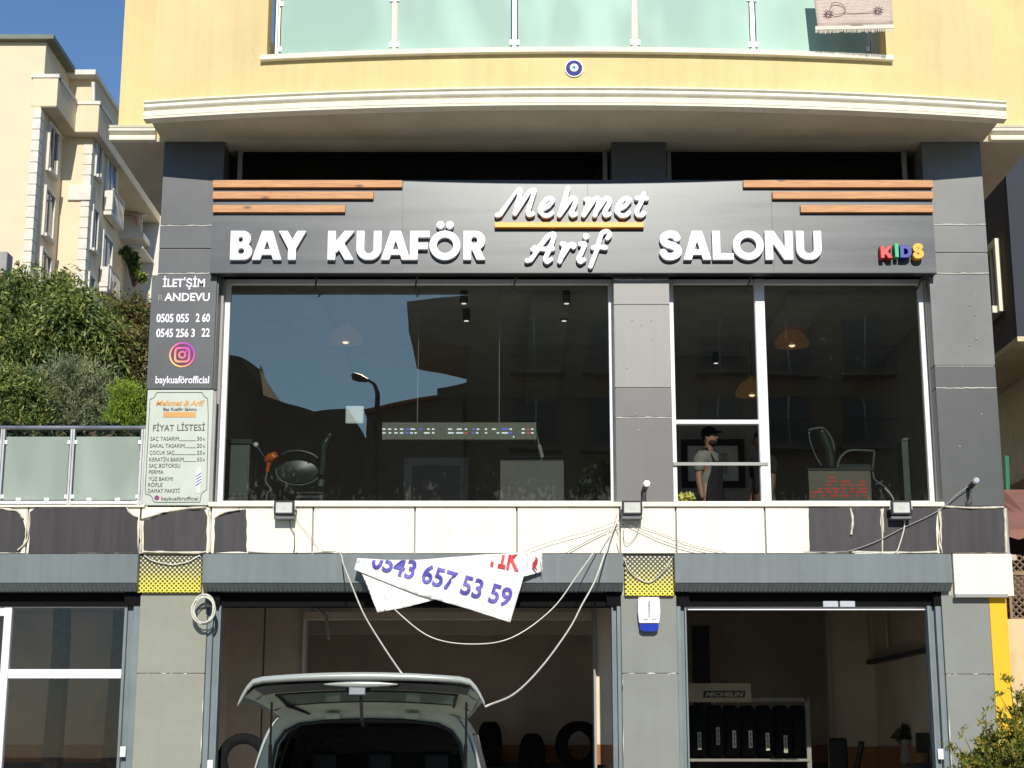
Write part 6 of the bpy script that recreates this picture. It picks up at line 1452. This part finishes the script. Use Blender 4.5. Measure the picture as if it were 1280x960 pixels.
for s in (-1, 1):
    a = tg(s * .90, .42, .05); b = (VX + s * .70, VY - .01, 1.28)
    MB().tube([a, tuple((np.array(a) * .45 + np.array(b) * .55))], .008, 8).build('strut_rod', M['plastic'], TG); MB().tube([tuple((np.array(a) * .5 + np.array(b) * .5)), b], .013, 8).build('gas_strut', M['plastic'], TG)
a = tg(-.80, .3, .06); MB().tube([a, (VX - .42, VY + .02, 1.79)], .012, 6).build('wiring_boot', M['plastic'], TG)
MB().ball(tg(-.1, .85, -.0), .07, .05, .012, 8).build('roof_spoiler_cap', paint, TG, smooth=True)

# ================================================================== LEFT NEIGHBOUR BUILDING
Y1 = 35.5; Y2 = 38.4; Y3 = 42.5
N = thing('neighbour_building', (XP(20, 200, Y1), Y1 + 5, 0), 'peach and cream apartment block with stepped balconies at the upper left', 'building')
X1 = XP(50, 150, Y1); X2 = XP(114, 200, Y2)
zr_ = ZP(52, Y1); zp0, zp1 = ZP(133, Y1), ZP(97, Y1)
MB().box(X1 - 20, X1, Y1, Y1 + 20, 0, zp0 + .3).build('wall', M['cream'], N)
MB().box(X1 - 20, X1 + .03, Y1 + .02, Y1 + 20, zp0 + .3, zr_).build('attic_wall', M['cream'], N)
MB().box(X1, X2, Y2, Y2 + 4.0, 0, zp0).build('wall', M['cream'], N)
MB().box(X1, XP(117, 115, Y2), Y2 + .2, Y2 + 18, zp0, ZP(96, Y2)).build('attic_wall', M['cream'], N)
# balcony parapets at attic level
XA, XB = XP(72, 115, Y1), XP(128, 150, Y2)
MB().plan([(X1 + .01, Y1 + .01), (XA - .02, Y1 + .01), (XA - .02, Y2 - .48), (XB - .02, Y2 - .48), (XB - .02, Y2 + 16), (X1 + .01, Y2 + 16), (X1 + .01, Y2 + 1)], zp0 - .02, zp0 + .0).build('balcony_slab', M['soffit'], N)
for (a, b, c, d) in ((X1 - .35, XA, Y1 - .02, Y1 + .15), (XA - .15, XA, Y1 + .15, Y2 - .5), (XA - .15, XB, Y2 - .52, Y2 - .35), (XB - .15, XB, Y2 - .35, Y2 + 12)):
    MB().box(a, b, c, d, zp0 + .001, zp0 + 1.05).build('parapet', M['cream'], N, bev=.02)
    MB().box(a - .04, b + .04, c - .04, d + .04, zp0 + 1.051, zp0 + 1.18).build('coping', M['cream_w'], N)
# roofs
gr = mat('green metal gutter', (.16, .19, .14), .6)
MB().box(X1 - 20, X1 + .35, Y1 - .25, Y1 + 2.9, zr_, zr_ + .16).build('roof', gr, N)
MB().box(X1 - 1, XP(122, 94, Y2), Y2 - .3, Y2 + 18, ZP(97, Y2), ZP(91, Y2)).build('roof', M['cream_w'], N)
rt = MB(); rt.add([(X1 - 20, Y1 - .2, zr_ + .16), (X1 + .3, Y1 - .2, zr_ + .16), (X1 + .3, Y1 + 20, zr_ + .16), (X1 - 20, Y1 + 20, zr_ + .16), (X1 - 16, Y1 + 6, zr_ + 1.4), (X1 - 5, Y1 + 6, zr_ + 1.4)], [(0, 1, 5, 4), (1, 2, 5), (2, 3, 4, 5), (3, 0, 4)]); rt.build('roof_tiles', M['tile'], N)
MB().tube([P(116.5, 103, Y2), P(116.5, 133, Y2)], .07, 8).build('downpipe', M['cream_w'], N)
def quoins(x, Y, zlow, zhigh, w_=.26):
    z = zlow; k = 0
    while z < zhigh:
        MB().box(x - w_ * (1 if k % 2 else .93), x + .03, Y - .03, Y + .4, z + .012, min(z + .38, zhigh)).build('quoin', M['cream_w'], N, bev=.015); z += .4; k += 1
quoins(X1, Y1, ZP(400, Y1), zp0 - .1); quoins(X2, Y2, ZP(420, Y2), zp0 - .25, .30)
def side_window(x, yc, zc, hw=.55, hh=.75, parent=N, sgn=1, fm=None, mw=None):
    fm = fm or M['cream_w']; s = sgn
    f = MB(); x0_, x1_ = (x, x + .09 * s)
    f.box(x0_, x1_, yc - hw - .12, yc - hw, zc - hh - .12, zc + hh + .12).box(x0_, x1_, yc + hw, yc + hw + .12, zc - hh - .12, zc + hh + .12).box(x0_, x1_, yc - hw, yc + hw, zc + hh, zc + hh + .12).box(x0_, x1_ + .08 * s, yc - hw - .02, yc + hw + .02, zc - hh - .12, zc - hh)
    w_ = f.build('window', fm, parent, bev=.01)
    MB().box(x + .005 * s, x + .02 * s, yc - hw, yc + hw, zc - hh, zc + hh).build('pane', mw or M['glass_dark'], w_)
    MB().box(x + .02 * s, x + .05 * s, yc - .03, yc + .03, zc - hh, zc + hh).build('mullion', fm, w_); return w_
def zn(px, Y, py): return ZP(py, Y)
for py in (188, 268, 345): side_window(X1, Y1 + 1.6, ZP(py, Y1 + 1.5), .5, .8)
# front faces band on second step
MB().box(X1 + .3, X2 + .08, Y2 - .1, Y2 + .01, ZP(251, Y2), ZP(232, Y2)).build('string_course', M['cream_w'], N, bev=.02)
for py in (197, 288, 372): side_window(X2, Y2 + .85, ZP(py, Y2 + .85), .32, .75)
blg = mat('blue grey far glass', (.16, .22, .30), .15)
for py in (236, 330, 425):
    side_window(X2, Y2 + 2.75, ZP(py, Y2 + 2.75), .62, 1.0, mw=blg)
    z = ZP(py, Y2 + 2.75) - 1.1
    b_ = MB().box(X2 + .03, X2 + .33, Y2 + 1.95, Y2 + 3.9, z - .2, z).build('balcony', M['cream_w'], N, bev=.02)
    rl = MB(); rl.box(X2 + .29, X2 + .33, Y2 + 2.1, Y2 + 3.9, z + .85, z + .9)
    for k in range(10): yy = Y2 + 2.1 + k * .19; rl.box(X2 + .30, X2 + .32, yy, yy + .02, z, z + .85)
    o = rl.build('baluster_rail', M['cream_w'], b_)
    MB().box(X2 + .03, X2 + .36, Y2 + 1.9, Y2 + 2.1, z - .02, z + .75).build('balcony_pier', M['cream_w'], b_, bev=.02)
# far white wing with balconies
Yw = 47.0
xw0, xw1 = XP(146, 280, Yw), XP(186, 280, Yw)
MB().box(X1, xw1 + 4, Yw + 1.3, Yw + 12, 0, ZP(215, Yw)).build('wing_wall', M['cream_w'], N)
for k, (yt, yb) in enumerate(((263, 298), (375, 410))):
    mb = MB().box(xw0, xw1 - .2, Yw, Yw + 1.3, ZP(yb, Yw), ZP(yb - 8, Yw)).box(xw0, xw1 - .3, Yw + .05, Yw + .15, ZP(yb - 8, Yw) + .001, ZP(yt + 6, Yw)); b_ = mb.build('balcony', M['cream_w'] if k == 0 else mat('greenish awning', (.25, .33, .25), .7), N, bev=.02)
    MB().box(xw0 - .03, xw1 - .15, Yw - .06, Yw + .2, ZP(yt + 6, Yw), ZP(yt + 3, Yw)).box(xw0, xw1 - .3, Yw, Yw + .04, ZP(yt - 1, Yw), ZP(yt - 2.5, Yw)).build('balcony_rail', M['cream_w'], b_)
MB().tube([P(166, 266, Yw - .1), P(172, 271, Yw - .1), P(172, 282, Yw - .15)], [.15, .12, .06], 6).build('laundry', mat('pink cloth', (.6, .38, .36), .9), N)
MB().plan([(xw0 + .3, Yw - .8), (xw1, Yw - .8), (xw1, Yw + 1.2), (xw0 + .3, Yw + 1.2)], ZP(318, Yw), ZP(315, Yw)).build('awning', M['cream_w'], N, bev=.03)
MB().box(xw0 + .15, xw0 + .5, Yw + 1.2, Yw + 1.29, ZP(262, Yw), ZP(236, Yw)).build('balcony_door', M['plastic'], N); MB().box(xw0 - .3, xw0 - .1, Yw + .8, Yw + 1.28, ZP(250, Yw), ZP(215, Yw)).build('balcony_door', M['plastic'], N)
T = tree('balcony_plant', 'dark climbing plant on the far white balcony at left', 'plant', 46.2, [(158, 318, 5), (165, 323, 6), (172, 335, 5), (178, 345, 5)], 900, .16, 'mid', 31, 160, z0=ZP(345, 46.2))
# low house with tiled roof at far left
H = thing('low_house', (XP(0, 400, 24), 25, 0), 'low house with red tiled roof just over the trees at the far left', 'house')
xh = XP(38, 345, 22); MB().box(xh - 8, xh - .3, 22.3, 28, 0, ZP(352, 22.3)).build('wall', mat('pink house wall', (.5, .42, .36), .85), H)
MB().add([(xh - 8, 22, ZP(348, 22)), (xh, 22, ZP(348, 22)), (xh, 28.5, ZP(348, 22)), (xh - 8, 28.5, ZP(348, 22)), (xh - 6, 25, ZP(338, 22) + .9), (xh - 2.2, 25, ZP(338, 22) + .9)], [(0, 1, 5, 4), (1, 2, 5), (2, 3, 4, 5), (3, 0, 4), (3, 2, 1, 0)]).build('roof', M['tile'], H)
MB().box(XP(-12, 320, 24), XP(9, 320, 24), 24, 24.5, ZP(350, 24), ZP(314, 24)).build('chimney', M['kerb'], H, bev=.03)

# ================================================================== RIGHT NEIGHBOUR
N = thing('brown_building', (9, 10, 0), 'dark brown neighbouring block with pale framed windows at the right edge', 'building')
zo = 7.85
MB().box(8.0, 16, 8.06, 8.2, zo, 22).build('front_wall', mat('dark slate render', (.035, .04, .055), .8), N)
MB().box(8.0, 16, 8.201, 26, zo, 22).build('upper_wall', M['brown'], N)
MB().box(8.0, 16, 8.06, 26, zo - .08, zo - .001).build('overhang_soffit', M['beige'], N)
MB().box(8.9, 16, 8.6, 26, 0, zo - .081).build('ground_wall', M['beige'], N)
for yc, dz_ in ((9.0, 0), (9.0, 3.0), (13.0, 0)):
    side_window(7.999, yc, ZP(352, 9.0) + dz_, .30, .50, parent=N, sgn=-1, fm=M['cornice'])
MB().tube([tuple(p) for p in catmull([(8.75, 9.5, zo - .1), (8.8, 9.5, zo - .5), (8.83, 9.6, zo - .9), (8.83, 9.6, 3)], 5)], .05, 8).build('drain_pipe', mat('brown pipe', (.16, .11, .08), .6), N)
MB().tube([(8.83, 9.1, zo - .1), (8.83, 9.1, 3)], .06, 8).build('drain_pipe', M['beige'], N)
MB().box(8.6, 8.89, 8.7, 12, 5.9, 5.98).build('ledge', M['beige'], N)
o = MB().tube([P(1258, 570, 3), P(1259, 600, 3), P(1260, 625, 3)], .03, 8).build('green_post', mat('green painted pole', (.03, .20, .10), .5)); tag(o, 'bright green painted post behind the right pillar', 'post')
# reddish awning, scalloped
T = thing('awning', P(1270, 670, 1.0), 'faded red brown awning with scalloped edge right of the building', 'awning')
am = mat('faded red awning', (.28, .13, .10), .8, var=.15, scale=3)
x0_ = XP(1256, 640, 1); v = []; f = []
rows3 = [(0.9, 671), (0.9, 662), (1.6, 640), (2.6, 612)]
nx_ = 24
for j, (yy, py) in enumerate(rows3):
    for i in range(nx_ + 1):
        x = x0_ + 2.4 * i / nx_; z = ZP(py, yy)
        if j == 0: z -= .03 * abs(math.sin(i * math.pi / 2.0))
        if j == 3: z -= max(0, .5 - 2.4 * i / nx_) * .9
        v.append((x, yy, z))
for j in range(3):
    for i in range(nx_): f.append((j * (nx_ + 1) + i, j * (nx_ + 1) + i + 1, (j + 1) * (nx_ + 1) + i + 1, (j + 1) * (nx_ + 1) + i))
o = MB().add(v, f).build('canopy', am, T); o.modifiers.new('s', 'SOLIDIFY').thickness = .01
MB().box(x0_ + .05, x0_ + 2.4, 2.6, 2.75, .14, ZP(625, 2.6)).build('wall_behind', M['brown'], T)
# trellis
T = thing('trellis_fence', (XP(1275, 775, .8), .8, 0), 'brown diamond trellis above the cream wall at the right edge', 'fence')
tm_ = mat('brown trellis', (.30, .20, .12), .8); za, zb = ZP(772, .8), ZP(694, .8); xa = XP(1259.5, 730, .8); Wt = 1.6
sl_ = MB().box(-.006, .006, 0, .012, 0, 1).mesh('slat')
for k in range(-9, 24):
    for s in (1, -1):
        xs_ = xa + k * .075; hgt = zb - za
        # clip diagonal slats to the panel
        x_0, x_1 = (xs_, xs_ + hgt) if s > 0 else (xs_ + hgt, xs_)
        pts = []
        for t in (0, 1): pass
        def zx(x): return za + (x - x_0) * s if s > 0 else za + (x_0 - x)
        lo, hi = max(min(x_0, x_1), xa), min(max(x_0, x_1), xa + Wt)
        if hi - lo < .03: continue
        a, b = (lo, .8 + (.014 if s > 0 else 0), zx(lo)), (hi, .8 + (.014 if s > 0 else 0), zx(hi))
        MB().tube([a, b], .009, 4).build('slat', tm_, T)
MB().box(xa, xa + Wt, .78, .84, (za + zb) / 2 + .12, (za + zb) / 2 + .16).box(xa, xa + .03, .78, .84, za, zb).box(xa, xa + Wt, .78, .84, za - .05, za).build('frame', tm_, T)
o = MB().box(XG(1264.5) + .005, XG(1264.5) + 3, .3, .55, 0, za - .052).build('garden_wall', mat('cream garden wall', (.68, .53, .30), .85, var=.08, streak=.3)); tag(o, 'pale cream wall right of the yellow painted edge', 'wall')
o = MB().box(xa, xa + 3, 1.5, 1.6, 0, zb).build('shade_wall', M['brown']); tag(o, 'dark brown wall seen through the trellis', 'wall')

# ================================================================== ACROSS THE STREET (seen only in the glass)
YV = 38.6; YO = 2 * .295 - YV
def rp(px, py): return (XP(px, py, YV), ZP(py, YV))
O = thing('opposite_building', (8, YO, 0), 'tall dark block across the street reflected in the big window', 'building')
om_ = mat('opposite dark render', (.14, .11, .085), .85, var=.1); om2 = mat('opposite grey render', (.12, .10, .085), .85)
xo = rp(585, 450)[0]; zo_ = rp(600, 338)[1]
MB().box(xo, xo + 17, YO - 12, YO, 0, zo_).build('wall', om_, O)
MB().prism([rp(509, 373), rp(590, 361), rp(590, 433), rp(509, 410)], YO - 6, YO - .5).build('bay', om2, O)
MB().prism([rp(547, 482), rp(590, 476), rp(590, 640), rp(547, 640)], YO - 5, YO - .4).build('lower_block', om2, O)
dk = mat('slate shutter', (.05, .06, .075), .6)
for i, cx in enumerate((670, 760, 900, 985, 1080)):
    for k, (yt, yb) in enumerate(((398, 468), (498, 560))):
        a, b = rp(cx - 25, yb), rp(cx + 25, yt)
        w_ = MB().box(a[0], b[0], YO, YO + .06, a[1], b[1]).build('french_window', dk, O); MB().box((a[0] + b[0]) / 2 - .03, (a[0] + b[0]) / 2 + .03, YO + .061, YO + .09, a[1], b[1]).build('mullion', M['frame_grey'], w_)
        bb = MB().box(a[0] - .2, b[0] + .2, YO + .09, YO + .8, a[1] - .15, a[1]); bl_ = bb.build('balcony', om2, O)
        r2 = MB().box(a[0] - .2, b[0] + .2, YO + .76, YO + .8, a[1] + .85, a[1] + .9); n_ = int((b[0] - a[0] + .4) / .13)
        for q in range(n_ + 1): x = a[0] - .2 + q * .13; r2.box(x, x + .02, YO + .77, YO + .79, a[1], a[1] + .85)
        r2.build('balcony_railing', M['bcable'], bl_)
T = thing('opposite_house', (rp(520, 600)[0], YO, 0), 'low dark house left of the tall block across the street', 'house')
MB().prism([rp(549, 506), rp(620 - 40, 503), rp(580, 640), rp(455, 640), rp(464, 522)], YO - 7, YO + 1).build('wall', om2, T)
MB().prism([rp(549, 504), rp(552, 507), rp(462, 525), rp(460, 521)], YO - 7.3, YO + 1.4).build('roof', M['tile'], T)
T = thing('opposite_terrace', (rp(360, 600)[0], YO, 0), 'row of dark low roofs across the street at the left of the window reflection', 'house')
MB().prism([rp(180, 440), rp(285, 437), rp(298, 441), rp(320, 455), rp(325, 485), rp(387, 510), rp(432, 504), rp(450, 532), rp(456, 545), rp(456, 660), rp(180, 660)], YO - 8, YO - 1).build('wall', om_, T)
MB().prism([rp(306, 446), rp(309, 430), rp(313, 450)], YO - 4, YO - 3.4).build('spire', om_, T)
T = thing('street_lamp', (rp(472, 640)[0], YO + 14, 0), 'street lamp with curved arm reflected in the big window', 'street lamp')
Yv2 = YV - 14; YO2 = 2 * .295 - Yv2
def rq(px, py): return (XP(px, py, Yv2), YO2, ZP(py, Yv2))
T.location = (rq(472, 640)[0], YO2, 0); ORG[T] = Vector(T.location)
MB().tube([(rq(472, 500)[0], YO2, 0)] + [rq(472, 520), rq(472, 490), rq(470, 480), rq(464, 475), rq(458, 474)], [.09, .06, .05, .045, .04, .04], 8).build('pole', M['dark'], T, smooth=True)
MB().tube([rq(462, 475), rq(452, 472), rq(443, 469), rq(441, 470)], [.06, .12, .11, .05], 8).build('lamp_head', M['plastic'], T, smooth=True)
